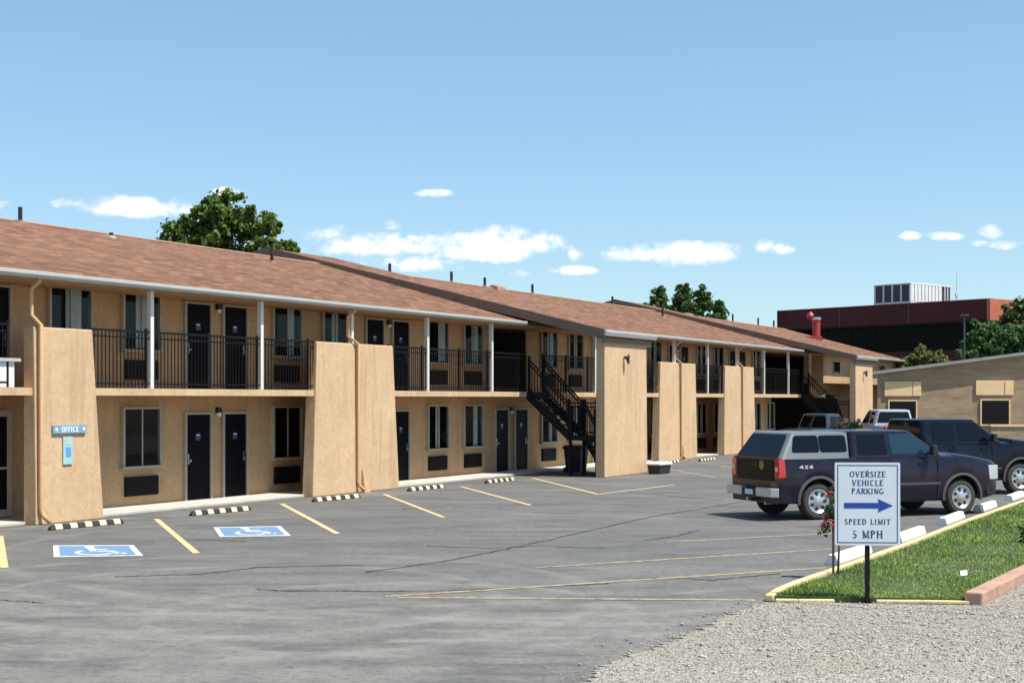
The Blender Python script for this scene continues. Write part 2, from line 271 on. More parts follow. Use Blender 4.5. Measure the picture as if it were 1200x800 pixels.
# ------------------------------------------------------------------ mesh helpers
ABS = {}
def tag(o, label=None, cat=None, group=None, kind=None):
    for kk, vv in (('label', label), ('category', cat), ('group', group), ('kind', kind)):
        if vv: o[kk] = vv
    return o
def empty(name, loc=(0, 0, 0), rz=0, org=(0, 0, 0)):
    o = bpy.data.objects.new(name, None); COL.objects.link(o); o.location = loc; o.rotation_euler = (0, 0, rz); o.empty_display_size = .3
    ABS[o] = Vector(org); return o
class MB:
    def __init__(s): s.v = []; s.f = []; s.mi = []; s.cur = 0
    def face(s, pts):
        i = len(s.v); s.v += [tuple(p) for p in pts]; s.f.append(tuple(range(i, i+len(pts)))); s.mi.append(s.cur); return s
    def hexa(s, p):   # 8 points: bottom 0-3 ccw, top 4-7
        i = len(s.v); s.v += [tuple(q) for q in p]
        for q in ((3, 2, 1, 0), (4, 5, 6, 7), (0, 1, 5, 4), (1, 2, 6, 5), (2, 3, 7, 6), (3, 0, 4, 7)):
            s.f.append(tuple(i+a for a in q)); s.mi.append(s.cur)
        return s
    def box(s, x0, x1, y0, y1, z0, z1):
        return s.hexa([(x0, y0, z0), (x1, y0, z0), (x1, y1, z0), (x0, y1, z0), (x0, y0, z1), (x1, y0, z1), (x1, y1, z1), (x0, y1, z1)])
    def prism(s, poly, axis, a, b):   # poly of 2D points extruded along axis between a and b
        def P(p, t): return {'x': (t, p[0], p[1]), 'y': (p[0], t, p[1]), 'z': (p[0], p[1], t)}[axis]
        n = len(poly); i = len(s.v); s.v += [P(p, a) for p in poly] + [P(p, b) for p in poly]
        s.f.append(tuple(i+q for q in range(n))[::-1]); s.f.append(tuple(i+n+q for q in range(n))); s.mi += [s.cur]*2
        for q in range(n):
            r = (q+1) % n; s.f.append((i+q, i+r, i+n+r, i+n+q)); s.mi.append(s.cur)
        return s
    def bar(s, a, b, wd, ht=None):    # rectangular bar from a to b
        a = Vector(a); b = Vector(b); ht = ht or wd; d = (b-a).normalized()
        up = Vector((0, 0, 1)) if abs(d.z) < .95 else Vector((0, 1, 0))
        x = d.cross(up).normalized()*wd/2; y = x.cross(d).normalized()*ht/2
        return s.hexa([a-x-y, a+x-y, a+x+y, a-x+y, b-x-y, b+x-y, b+x+y, b-x+y])
    def tube(s, pts, rad, n=8, cap=True):
        pts = [Vector(p) for p in pts]; m = len(pts); rs = rad if isinstance(rad, (list, tuple)) else [rad]*m
        i0 = len(s.v); px = None
        for j, p in enumerate(pts):
            d = (pts[min(j+1, m-1)]-pts[max(j-1, 0)]).normalized()
            if px is None: px = d.cross(Vector((0, 0, 1)) if abs(d.z) < .9 else Vector((0, 1, 0))).normalized()
            px = (px - d*px.dot(d)).normalized(); py = d.cross(px)
            for q in range(n):
                a = 2*math.pi*q/n; s.v.append(tuple(p+px*math.cos(a)*rs[j]+py*math.sin(a)*rs[j]))
        for j in range(m-1):
            for q in range(n):
                r = (q+1) % n; s.f.append((i0+j*n+q, i0+j*n+r, i0+(j+1)*n+r, i0+(j+1)*n+q)); s.mi.append(s.cur)
        if cap:
            s.f.append(tuple(i0+q for q in range(n))[::-1]); s.f.append(tuple(i0+(m-1)*n+q for q in range(n))); s.mi += [s.cur]*2
        return s
    def lathe(s, prof, c, axis='z', n=24, caps=(1, 1)):   # prof (r, h)
        i0 = len(s.v); m = len(prof)
        for (r, h) in prof:
            for q in range(n):
                a = 2*math.pi*q/n; x, y = r*math.cos(a), r*math.sin(a)
                s.v.append({'z': (c[0]+x, c[1]+y, c[2]+h), 'y': (c[0]+x, c[1]+h, c[2]+y), 'x': (c[0]+h, c[1]+x, c[2]+y)}[axis])
        for j in range(m-1):
            for q in range(n):
                r = (q+1) % n; s.f.append((i0+j*n+q, i0+j*n+r, i0+(j+1)*n+r, i0+(j+1)*n+q)); s.mi.append(s.cur)
        if caps[0]: s.f.append(tuple(i0+q for q in range(n))[::-1]); s.mi.append(s.cur)
        if caps[1]: s.f.append(tuple(i0+(m-1)*n+q for q in range(n))); s.mi.append(s.cur)
        return s
    def loft(s, rings, closed=True, caps=True):
        n = len(rings[0]); i0 = len(s.v)
        for r in rings: s.v += [tuple(p) for p in r]
        for j in range(len(rings)-1):
            for q in range(n if closed else n-1):
                r = (q+1) % n; s.f.append((i0+j*n+q, i0+j*n+r, i0+(j+1)*n+r, i0+(j+1)*n+q)); s.mi.append(s.cur)
        if caps:
            s.f.append(tuple(i0+q for q in range(n))[::-1]); s.f.append(tuple(i0+(len(rings)-1)*n+q for q in range(n))); s.mi += [s.cur]*2
        return s
    def build(s, name, mats, parent=None, smooth=False, bevel=0, seg=2, recalc=True, org=None):
        if not isinstance(mats, (list, tuple)): mats = [mats]
        a = np.array(s.v); c = Vector(((a.min(0)+a.max(0))/2).tolist()) if org is None else Vector(org)
        me = bpy.data.meshes.new(name); me.from_pydata([tuple(Vector(p)-c) for p in s.v], [], s.f); me.update()
        for m_ in mats: me.materials.append(M[m_] if isinstance(m_, str) else m_)
        if len(mats) > 1: me.polygons.foreach_set('material_index', s.mi)
        if recalc:
            bm = bmesh.new(); bm.from_mesh(me); bmesh.ops.recalc_face_normals(bm, faces=bm.faces); bm.to_mesh(me); bm.free()
        if smooth: me.polygons.foreach_set('use_smooth', [True]*len(me.polygons))
        o = bpy.data.objects.new(name, me); COL.objects.link(o); ABS[o] = c
        if parent is not None: o.parent = parent; o.location = c-ABS[parent]
        else: o.location = c
        if bevel:
            b = o.modifiers.new('bevel', 'BEVEL'); b.width = bevel; b.segments = seg; b.limit_method = 'ANGLE'; b.angle_limit = R(40)
        return o
def smooth_angle(o, deg=35):
    o.data.polygons.foreach_set('use_smooth', [True]*len(o.data.polygons))
    try: o.data.set_sharp_from_angle(angle=R(deg))
    except Exception: pass
def raw_mesh(name, V, F, mat, loc=(0, 0, 0), parent=None):   # numpy verts (n,3) and faces (m,k)
    me = bpy.data.meshes.new(name); kf = F.shape[1]
    me.vertices.add(len(V)); me.vertices.foreach_set('co', V.astype(np.float32).ravel())
    me.loops.add(F.size); me.loops.foreach_set('vertex_index', F.astype(np.int32).ravel())
    me.polygons.add(len(F)); me.polygons.foreach_set('loop_start', np.arange(0, F.size, kf, dtype=np.int32))
    me.update(calc_edges=True); me.validate(); me.materials.append(M[mat])
    o = bpy.data.objects.new(name, me); COL.objects.link(o); o.location = loc
    if parent is not None: o.parent = parent
    ABS[o] = Vector(loc); return o
def round_poly(P, r, n=4):
    out = []; m = len(P)
    for i in range(m):
        a, b, c = Vector(P[i-1]), Vector(P[i]), Vector(P[(i+1) % m])
        ra = min(r, (a-b).length*.45, (c-b).length*.45); p0 = b+(a-b).normalized()*ra; p1 = b+(c-b).normalized()*ra
        for q in range(n+1):
            t_ = q/n; out.append(tuple(p0*(1-t_)**2+b*2*t_*(1-t_)+p1*t_*t_))
    return out

# ------------------------------------------------------------------ ground, lot, markings
m = MB(); S = 3000; m.face([(-S, -S, -.02), (S, -S, -.02), (S, S, -.02), (-S, S, -.02)]); tag(m.build('ground', 'dirt'), kind='structure')
m = MB(); m.face([(-120, -30, 0), (90, -30, 0), (90, 140, 0), (-120, 140, 0)]); tag(m.build('asphalt_lot', 'asphalt', org=(0, 0, 0)), kind='structure')
def sheet(name, poly, mat, z, kind='structure'):
    mm = MB(); mm.face([(x, y, z) for x, y in poly]); return tag(mm.build(name, mat), kind=kind)
def ribbon(name, pts, wd, mat, z, jit=0, sub=1):
    P = []
    for a, b in zip(pts[:-1], pts[1:]):
        for q in range(sub): P.append(Vector(a).lerp(Vector(b), q/sub))
    P.append(Vector(pts[-1])); mm = MB(); prev = None
    for i, p in enumerate(P):
        d = (P[min(i+1, len(P)-1)]-P[max(i-1, 0)]).normalized(); nrm = Vector((-d.y, d.x))
        cpt = p+nrm*random.uniform(-jit, jit); ww = wd/2*(random.uniform(.45, 1.3) if jit else 1)
        L_, R_ = cpt+nrm*ww, cpt-nrm*ww
        if prev: mm.face([(prev[1].x, prev[1].y, z), (R_.x, R_.y, z), (L_.x, L_.y, z), (prev[0].x, prev[0].y, z)])
        prev = (L_, R_)
    return tag(mm.build(name, mat), kind='structure')
for a, b, ww, mt in [((-9.69, 27.45), (-7.81, 22.32), .12, 'paint_yellow'), ((-7.69, 31.35), (-5.31, 24.42), .12, 'paint_yellow'), ((-5.71, 35.93), (-3.37, 27.97), .12, 'paint_yellow'),
        ((-3.48, 39.46), (-1.5, 31.8), .11, 'paint_yellow'), ((-1.51, 42.91), (.46, 35.36), .11, 'paint_yellow'), ((5.52, 54.91), (6.72, 47.78), .11, 'paint_yellow_faded'), ((7.56, 59.33), (8.3, 54.91), .11, 'paint_yellow_faded'),
        ((-1.68, 19.05), (4.86, 22.32), .11, 'paint_yellow_faded'), ((.35, 22.32), (5.61, 25.11), .11, 'paint_yellow_faded'), ((2.79, 26.31), (6.17, 27.97), .11, 'paint_yellow_faded'),
        ((-1.5, 18.97), (3.14, 18.73), .12, 'paint_yellow_faded')]:
    ribbon('parking_stripe', [a, b], ww, mt, .006)
ribbon('parking_stripe', [(.67, 47.53), (2.34, 39.46)], .11, 'paint_yellow', .006)
ribbon('parking_stripe', [(2.36, 39.5), (4.17, 42.5), (4.9, 43.7)], .11, 'paint_yellow', .007)
for pts in [[(-3.5, 19.82), (-3.12, 19.64), (-2.4, 19.62), (-1.73, 19.56), (-.6, 19.75), (1.2, 20.3)], [(-2.2, 21.7), (-.95, 23.4), (-.15, 24.97), (.63, 26.63), (2.99, 31.8), (5.8, 36.53)],
            [(-6.9, 18.75), (-6.61, 18.73), (-5.96, 18.49)], [(2.43, 26.63), (3.1, 27.4), (3.71, 28.7)], [(-6.23, 26.47), (-5.6, 26.7), (-4.83, 26.47)], [(-1.5, 25.6), (-.45, 25.26), (.5, 25.55), (1.6, 25.2)], [(-2.6, 34.2), (-1.6, 34.9), (-.2, 34.3)], [(-5.8, 21.2), (-4.6, 21.5), (-3.9, 22.4), (-2.3, 22.7)], [(1.2, 20.3), (2.1, 21.1), (2.9, 20.8), (4.0, 21.6)], [(3.2, 40.5), (4.6, 38.2), (5.4, 37)]]:
    ribbon('pavement_crack', pts, .05, 'crack_fill', .005, .035, 14)
def accessible(poly, z=.006):
    a, b, c_, d = [Vector(p) for p in poly]       # back-left, back-right, front-right, front-left
    def Q(u, v_): return d.lerp(c_, u).lerp(a.lerp(b, u), v_)
    mm = MB()
    def pg(pts, zz, mi): mm.cur = mi; mm.face([(Q(*p).x, Q(*p).y, zz) for p in pts])
    pg([(0, 0), (1, 0), (1, 1), (0, 1)], z, 0); pg([(.07, .07), (.93, .07), (.93, .93), (.07, .93)], z+.003, 1)
    def st(pts, w_, zz):
        for p, q in zip(pts[:-1], pts[1:]):
            p = Vector(p); q = Vector(q); n_ = (q-p).normalized(); n_ = Vector((-n_.y, n_.x))*w_/2
            pg([p-n_, q-n_, q+n_, p+n_], zz, 0)
    pg([(.44+.07*math.cos(i*.524), .80+.07*math.sin(i*.524)) for i in range(12)], z+.006, 0)
    st([(.44, .72), (.47, .42), (.68, .42)], .085, z+.0065); st([(.45, .58), (.64, .58)], .06, z+.007); st([(.66, .44), (.75, .2), (.83, .22)], .075, z+.0075)
    st([(.47+.2*math.cos(R(g)), .30+.2*math.sin(R(g))) for g in range(130, 345, 15)], .06, z+.008)
    return tag(mm.build('accessible_parking_symbol', ['paint_white', 'paint_blue']), kind='structure')
accessible([(-8.13, 25.7), (-6.72, 25.75), (-6.10, 24.0), (-7.52, 23.8)]); accessible([(-6.03, 29.3), (-4.72, 29.6), (-4.19, 27.5), (-5.5, 27.3)])

# gravel, island
gp = [(-2, 3), (-.3, 9), (.35, 11.6), (.62, 13.1), (.82, 13.9), (1.15, 14.6), (1.62, 15.35), (2.05, 16.2), (2.39, 16.93), (2.75, 17.7), (3.05, 18.3), (3.3, 18.52)]
ge = []
for a, b in zip(gp[:-1], gp[1:]):
    for q in range(14):
        p = Vector(a).lerp(Vector(b), q/14); ge.append((p.x+random.gauss(0, .06), p.y))
sheet('gravel_bed', ge+[(3.3, 18.5), (5.78, 18.2), (7.45, 20.9), (12.05, 28.7), (31, 60.5), (62, 60), (62, -10), (-6, -10)], 'gravel', .012)
# individual-looking chips scattered over the gravel
ico = np.array([(0, 0, 1), (.9, 0, .2), (.28, .85, .25), (-.72, .53, .2), (-.72, -.53, .25), (.28, -.85, .2), (0, 0, -.6)])
icf = np.array([(0, 1, 2), (0, 2, 3), (0, 3, 4), (0, 4, 5), (0, 5, 1), (6, 2, 1), (6, 3, 2), (6, 4, 3), (6, 5, 4), (6, 1, 5)])
def inpoly(P, poly):
    x, y = P[:, 0], P[:, 1]; r = np.zeros(len(P), bool); n = len(poly)
    for i in range(n):
        (x1, y1), (x2, y2) = poly[i], poly[i-1]
        if y1 == y2: continue
        cnd = ((y1 > y) != (y2 > y)) & (x < (x2-x1)*(y-y1)/(y2-y1)+x1); r ^= cnd
    return r
gpoly = gp+[(5.78, 18.2), (7.45, 20.9), (9, 23.5), (9, 10), (0, 10)]
pts = np.stack([rng.uniform(-.6, 8.5, 60000), 12.4+rng.uniform(0, 1, 60000)**1.2*11, np.zeros(60000)], 1)
loose = pts[:, :2]+rng.normal(0, .26, (60000, 2)); keep = inpoly(loose, gpoly) & (np.abs(pts[:, 0]) < pts[:, 1]*.37)
pts = pts[keep]
edge_keep = rng.uniform(0, 1, len(pts)) < np.clip((pts[:, 1]-12.6)/3.2, .18, 1); pts = pts[edge_keep][:17000]
n = len(pts); sc = rng.lognormal(-4.72, .45, n); th = rng.uniform(0, 6.28, n)
V = ico[None]*np.stack([sc*rng.uniform(.8, 1.4, n), sc*rng.uniform(.7, 1.2, n), sc*rng.uniform(.5, .9, n)], 1)[:, None]
V = np.stack([V[..., 0]*np.cos(th)[:, None]-V[..., 1]*np.sin(th)[:, None], V[..., 0]*np.sin(th)[:, None]+V[..., 1]*np.cos(th)[:, None], V[..., 2]+.014], -1)+pts[:, None]
F = (icf[None]+(np.arange(n)*7)[:, None, None]).reshape(-1, 3)
tag(raw_mesh('gravel_chips', V.reshape(-1, 3), F, 'stone_chip'), 'loose pale grey gravel chips beside the asphalt', 'gravel', kind='stuff')
isl = [(3.34, 18.62), (5.74, 18.36), (7.3, 21.05), (11.9, 28.85), (30.6, 60), (25.6, 60), (12.74, 35.88), (9.4, 29.8), (6.9, 25.05), (5.35, 22.25), (4.05, 19.95), (3.65, 19.2)]
m = MB(); m.prism(isl, 'z', .013, .07); tag(m.build('lawn_soil', 'soil_green'), kind='structure')
m = MB(); kerb = [(3.22, 18.6), (3.56, 19.27), (3.94, 20.03), (5.25, 22.35), (6.8, 25.14), (9.31, 29.9), (12.68, 35.97), (25.5, 60.1)]
kerb = [(3.3, 18.60)] + kerb[1:]
for a, b in zip(kerb[:-1], kerb[1:]):
    a = Vector((*a, .05)); b = Vector((*b, .05)); m.bar(a-(b-a).normalized()*.02, b, .11, .085)
tag(m.build('kerb', 'kerb_yellow', bevel=.015), kind='structure')
m = MB(); q = [(3.36, 18.50), (3.64, 18.46), (4.1, 18.45), (4.62, 18.40), (5.2, 18.37), (5.78, 18.30)]
for i, (a, b) in enumerate(zip(q[:-1], q[1:])):
    if i == 2: continue
    m.bar((*a, .03), (*b, .03), .09, .045)
tag(m.build('kerb', 'kerb_yellow', bevel=.012), kind='structure')
m = MB(); m.bar((5.80, 18.24, .085), (12.05, 28.75, .085), .22, .17)
tag(m.build('landscape_timber', 'timber', bevel=.02), 'weathered reddish brown timber edging along the right side of the lawn', 'edging')
# grass
n = 150000
pts = np.stack([rng.uniform(3.3, 16, n), 18.3+rng.uniform(0, 1, n)**1.7*24], 1); pts = pts[inpoly(pts, isl)]; n = len(pts)
dist = pts[:, 1]; hh = (.022+.034*rng.uniform(0, 1, n))*(1+.5*np.sin(pts[:, 0]*2.1)*np.cos(pts[:, 1]*1.3)); wd_ = .0065*(dist/18)
th = rng.uniform(0, 6.28, n); lean = rng.uniform(0, .06, n); la = rng.uniform(0, 6.28, n)
b0 = np.stack([pts[:, 0]-np.cos(th)*wd_, pts[:, 1]-np.sin(th)*wd_, np.full(n, .065)], 1); b1 = np.stack([pts[:, 0]+np.cos(th)*wd_, pts[:, 1]+np.sin(th)*wd_, np.full(n, .065)], 1)
tp_ = np.stack([pts[:, 0]+np.cos(la)*lean, pts[:, 1]+np.sin(la)*lean, .065+hh], 1)
V = np.stack([b0, b1, tp_], 1).reshape(-1, 3); F = np.arange(3*n).reshape(-1, 3)
tag(raw_mesh('lawn_grass', V, F, 'grass_blade'), 'short green lawn grass on the island beside the parking lot', 'grass', kind='stuff')

# ------------------------------------------------------------------ motel (local x = along the front, y = into the building)
ANG = R(62.1); CA, SA = math.cos(ANG), math.sin(ANG)
def W(u, v_, z=0): return Vector((u*CA-v_*SA, u*SA+v_*CA, z))
ORG = (43.5, 22.6, 0)
motel = empty('motel_building', W(*ORG[:2]), ANG, ORG)
tag(motel, 'long two storey tan stucco motel with brown shingle roof and walkways', 'building')
U0, U1 = 12.0, 100.0; VW = 24.1; VS = 22.65; ZS0, ZS1 = 2.67, 2.83; ZE = 5.05
m = MB()
m.box(U0, 75.2, VW, 39, 0, ZS1); m.box(88.0, U1, VW, 39, 0, ZS1-.002); m.box(75.2, 88.0, 28.5, 39, 0, ZS1-.004)
m.box(U0, 43.9, VW, 39, ZS1+.001, ZE); m.box(46.6, 73.9, VW, 39, ZS1+.001, ZE); m.box(82.6, U1, VW, 39, ZS1+.001, ZE); m.box(43.9, 46.6, 28.5, 39, ZS1+.001, ZE-.002); m.box(73.9, 82.6, 28.5, 39, ZS1+.001, ZE-.002)
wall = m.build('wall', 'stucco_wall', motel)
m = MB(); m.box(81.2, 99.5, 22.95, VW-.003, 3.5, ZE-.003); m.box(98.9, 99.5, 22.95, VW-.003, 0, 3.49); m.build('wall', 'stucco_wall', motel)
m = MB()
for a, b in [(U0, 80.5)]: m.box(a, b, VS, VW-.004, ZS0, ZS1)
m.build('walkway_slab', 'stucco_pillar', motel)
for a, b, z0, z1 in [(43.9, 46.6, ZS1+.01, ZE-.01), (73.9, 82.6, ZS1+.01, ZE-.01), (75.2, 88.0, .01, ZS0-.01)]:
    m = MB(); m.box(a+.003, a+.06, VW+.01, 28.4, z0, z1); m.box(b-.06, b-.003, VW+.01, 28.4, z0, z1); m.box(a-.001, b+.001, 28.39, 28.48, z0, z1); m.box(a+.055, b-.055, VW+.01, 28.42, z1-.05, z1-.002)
    m.build('corridor_shade_panels', 'corridor_shade', motel)  # added panels, their dark colour paints the shade inside the corridors
m = MB(); m.box(73.9, 82.6, VW-.003, 28.49, ZS0, ZS1-.003); m.build('corridor_floor', 'concrete', motel)
m = MB(); m.box(U0, 82, 22.86, VW-.004, 0, .065); m.build('sidewalk', 'concrete', motel, bevel=.01)
# main roof
m = MB(); m.prism([(22.47, 5.10), (22.47, 5.20), (31, 7.53), (39.6, 5.2), (39.6, 5.10)], 'x', U0-.3, U1+.3); roof = m.build('roof', 'shingles', motel, org=(43.5, 30, 5))
m = MB(); m.box(U0, U1, 22.5, 29.0, 5.055, 5.098); m.build('soffit', 'soffit', roof)
m = MB()
for a, b in [(U0, 20.2), (20.35, 43.24), (47.76, 75.24), (79.76, U1+.2)]:
    m.prism([(22.34, 5.055), (22.465, 5.055), (22.465, 5.19), (22.30, 5.19), (22.30, 5.12)], 'x', a, b)
m.build('gutter', 'gutter_white', roof, bevel=.012)
m = MB(); m.prism([(30.8, 7.49), (31, 7.56), (31.2, 7.49), (31, 7.535)], 'x', U0, U1); m.build('ridge_cap', 'ridge_cap', roof)
# bay roofs
def slab_prof(v0, z0, v1, z1, v2, z2, t0): return [(v0, z0-t0), (v0, z0), (v1, z1), (v2, z2), (v2, z2-t0), (v1, z1-t0)]
for ub in (43.4, 75.4):
    m = MB(); m.prism(slab_prof(19.62, 4.87, 33.3, 8.2, 42.5, 5.95, .25), 'x', ub, ub+4.3); br_ = m.build('bay_roof', 'shingles', motel, org=(ub, 30, 5))
    m = MB()
    for ua, dz in ((ub-.05, 0), (ub+4.303, -.05)): m.prism(slab_prof(19.55, 4.875+dz, 33.3, 8.235+dz, 42.5, 5.975+dz, .31+dz), 'x', ua, ua+.047)
    m.build('rake_board', 'fascia_brown', br_)
    m = MB(); m.prism([(19.50, 4.66), (19.61, 4.66), (19.61, 4.86), (19.46, 4.86), (19.46, 4.78)], 'x', ub-.05, ub+4.35); m.build('gutter', 'gutter_white', br_, bevel=.012)
    m = MB(); m.box(ub+.1, ub+4.2, 19.62, 19.66, 4.42, 4.615); m.build('fascia', 'fascia_brown', br_)
# pillars: tapered stucco fins
def pillar(ul0, ur0, ul1, ur1, zt, v0=22.57, v1=22.60, th=.36):
    mm = MB(); mm.hexa([(ul0, v0, 0), (ur0, v0, 0), (ur0, v0+th, 0), (ul0, v0+th, 0), (ul1, v1, zt), (ur1, v1, zt), (ur1, v1+th-.06, zt), (ul1, v1+th-.06, zt)])
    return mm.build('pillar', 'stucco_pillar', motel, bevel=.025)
pillar(21.75, 23.69, 21.72, 23.38, 4.08); pillar(31.4, 35.65, 31.62, 35.35, 4.12); pillar(55.55, 60.0, 55.8, 59.85, 4.12); pillar(63.5, 68.0, 63.7, 67.8, 4.12)
for ub in (43.72, 75.72):
    m = MB(); m.hexa([(ub-.05, 19.66, 0), (ub+3.6, 19.66, 0), (ub+3.6, 20.0, 0), (ub-.05, 20.0, 0), (ub, 19.68, 4.60), (ub+3.55, 19.68, 4.60), (ub+3.55, 20.0, 4.60), (ub, 20.0, 4.60)])
    m.build('pillar', 'stucco_pillar', motel, bevel=.025)
    m = MB(); m.lathe([(.03, 0), (.05, .02), (.05, .05), (.02, .06)], (ub+1.55, 19.62, 3.98), 'z', 10); m.bar((ub+1.55, 19.66, 3.95), (ub+1.55, 19.50, 4.0), .03); m.lathe([(.035, -.22), (.09, -.06), (.095, 0), (.05, .05), (.02, .1)], (ub+1.55, 19.50, 4.0), 'z', 10)
    lp = m.build('wall_lamp', 'lamp_black', motel); m = MB(); m.lathe([(.03, -.2), (.075, -.06), (.075, -.01)], (ub+1.55, 19.50-.024, 4.0), 'z', 10); m.build('lamp_glass', 'lamp_glass', lp)
# posts
for i in range(16):
    u = 17.25+4.03*i
    if abs(u-45.5) < 1.2 or u > 79 or u < 22: continue
    m = MB(); m.box(u-.055, u+.055, VS+.0, VS+.11, ZS1+.002, 5.05); m.build('post', 'white_paint', motel)
# downspouts
for u, up in [(21.83, 21.7), (33.45, 33.15), (57.95, 57.6), (65.95, 65.6)]:
    m = MB(); m.tube([(up, 22.42, 5.06), (up, 22.44, 4.99), (up, 22.66, 4.86), (up, 22.66, 4.32), (u, 22.53, 4.12), (u, 22.525, .32), (u+.03, 22.50, .2), (u+.10, 22.36, .06)], .05, 8)
    m.build('downspout', 'downspout_tan', motel, smooth=True)
for u in (33.75, 58.2):
    m = MB(); m.hexa([(u-.1, 22.42, 0), (u+.16, 22.42, 0), (u+.16, 22.565, 0), (u-.1, 22.565, 0), (u-.05, 22.53, .62), (u, 22.53, .62), (u, 22.57, .62), (u-.05, 22.57, .62)]); m.build('downspout_guard', 'downspout_tan', motel)
# railings
def railing(a, b):
    mm = MB(); nbar = max(2, int((b-a)/.115))
    for zr, hh_ in ((4.13, .045), (3.98, .03), (2.95, .03)): mm.box(a, b, VS+.03, VS+.07, zr-hh_, zr)
    for i in range(nbar+1):
        u = a+(b-a)*i/nbar
        big = .024 if i % 16 == 0 else .0085
        mm.box(u-big, u+big, VS+.05-big, VS+.05+big, ZS1, 4.13+(.05 if big > .02 else -.01))
    return mm.build('railing', 'black_iron', motel)
for a, b in [(17.4, 21.1), (23.3, 25.27), (25.42, 29.3), (29.42, 31.7), (35.25, 37.33), (37.48, 41.4), (41.42, 43.9), (48.9, 49.38), (49.6, 55.75), (59.8, 61.5), (61.65, 63.75), (67.7, 69.5), (69.65, 73.5), (73.7, 75.6), (45.15, 48.85)]:
    railing(a, b)
# room fronts
def front(z0, u, kind, rnd, far):
    if kind == 'door':
        mm = MB(); zt = z0+2.19
        mm.box(u-.03, u+.93, VW-.025, VW-.002, z0+.0, zt); mm.box(u+.005, u+.895, VW-.04, VW-.0255, z0+.02, zt-.07)
        mm = MB(); mm.box(u+.0, u+.90, VW-.03, VW-.002, z0+.005, zt-.06); d = mm.build('door', 'door_navy', motel)
        mm = MB(); mm.box(u-.075, u-.004, VW-.075, VW-.002, z0, zt); mm.box(u+.904, u+.975, VW-.075, VW-.002, z0, zt); mm.box(u-.0035, u+.9035, VW-.075, VW-.002, zt-.058, zt)
        mm.build('door_frame', 'trim_pale', d)
        s_ = 1 if rnd else -1; hx = u+.45+s_*.36
        mm = MB(); mm.lathe([(.03, 0), (.03, -.02), (.012, -.025), (.012, -.055), (.03, -.06), (.03, -.08)], (hx, VW-.03, z0+.98), 'y', 10); mm.box(hx-.02, hx+.02, VW-.036, VW-.0305, z0+.9, z0+1.15); mm.build('handle', 'steel', d)
        mm = MB(); mm.box(u+.36, u+.54, VW-.036, VW-.031, z0+1.48, z0+1.66); mm.cur = 1; mm.box(u+.39, u+.51, VW-.039, VW-.0365, z0+1.60, z0+1.63); mm.build('room_plate', ['placard_blue', 'sign_white'], d)
    else:
        za, zb = z0+.93, z0+2.33; w_ = 1.28
        mm = MB(); mm.box(u-.03, u+.04, VW-.10, VW-.002, za, zb); mm.box(u+w_-.04, u+w_+.03, VW-.10, VW-.002, za, zb); mm.box(u+.0405, u+w_-.0405, VW-.10, VW-.002, zb-.05, zb); mm.box(u-.06, u+w_+.06, VW-.13, VW-.002, za-.07, za-.0005); mm.box(u+w_*.5-.018, u+w_*.5+.018, VW-.085, VW-.06, za+.0005, zb-.0505)
        fr = mm.build('window', 'trim_pale', motel)
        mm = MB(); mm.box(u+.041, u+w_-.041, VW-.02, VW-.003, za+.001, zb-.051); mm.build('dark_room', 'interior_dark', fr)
        q_ = random.random(); c0 = u+.42+.25*q_; c1 = c0+.26+.3*random.random()
        if far: c0, c1 = u+.5, u+.8
        mm = MB(); nf = 7; zc0, zc1 = za+.03, zb-.06; pts_ = []
        for i in range(nf*2+1): pts_.append((c0+(c1-c0)*i/(nf*2), VW-.04+(.012 if i % 2 else 0)))
        for p, q in zip(pts_[:-1], pts_[1:]): mm.face([(p[0], p[1], zc0), (q[0], q[1], zc0), (q[0], q[1], zc1), (p[0], p[1], zc1)])
        if rnd != 2: mm.build('curtain', 'curtain', fr)
        mm = MB(); mm.box(u+.041, u+w_-.041, VW-.075, VW-.07, za+.001, zb-.051); mm.build('glass', 'window_glass', fr)
        mm = MB(); a0 = u+.10; mm.box(a0, a0+1.12, VW-.07, VW-.002, z0+.22, z0+.68)
        for i in range(7): mm.box(a0+.04, a0+1.08, VW-.082, VW-.0705, z0+.26+i*.058, z0+.288+i*.058)
        mm.build('air_conditioner', 'grille_dark', motel)
for kk in range(-1, 7):
    b0_ = 25.86+8.06*kk
    for fl, z0 in ((0, .07), (1, 2.84)):
        for du, kd in ((0, 'w'), (2.26, 'door'), (3.72, 'door'), (5.75, 'w')):
            u = b0_+du
            if u < 21.4 or u > 74.5 or (fl == 1 and (43.4 < u < 46.5 or u > 73)): continue
            h_ = (int(u*10)+fl) % 3
            front(z0, u, 'door' if kd == 'door' else 'window', (1 if du > 3 else 0) if kd == 'door' else (2 if (fl == 0 and u < 33) else h_ % 2), u > 50)
# office glass door frame at the far left of the ground floor
m = MB(); m.box(22.30, 22.42, VW-.13, VW-.08, .09, 2.36); m.box(21.40, 22.2995, VW-.13, VW-.08, 2.22, 2.36); m.box(21.40, 22.2995, VW-.13, VW-.08, .09, .25); m.box(21.40, 22.2995, VW-.12, VW-.085, 1.10, 1.15); dd = m.build('office_door', 'trim_pale', motel)
m = MB(); m.box(21.38, 22.2990, VW-.107, VW-.10, .2505, 2.2195); m.build('glass', 'auto_glass', dd)
# small windows on the far lit wall
for u in (83.1, 89.4, 94.0):
    m = MB(); m.box(u, u+1.4, 22.89, 22.948, 4.0, 4.8); fr = m.build('window', 'trim_pale', motel); m = MB(); m.box(u+.06, u+1.34, 22.87, 22.889, 4.06, 4.74); m.build('glass', 'auto_glass', fr)
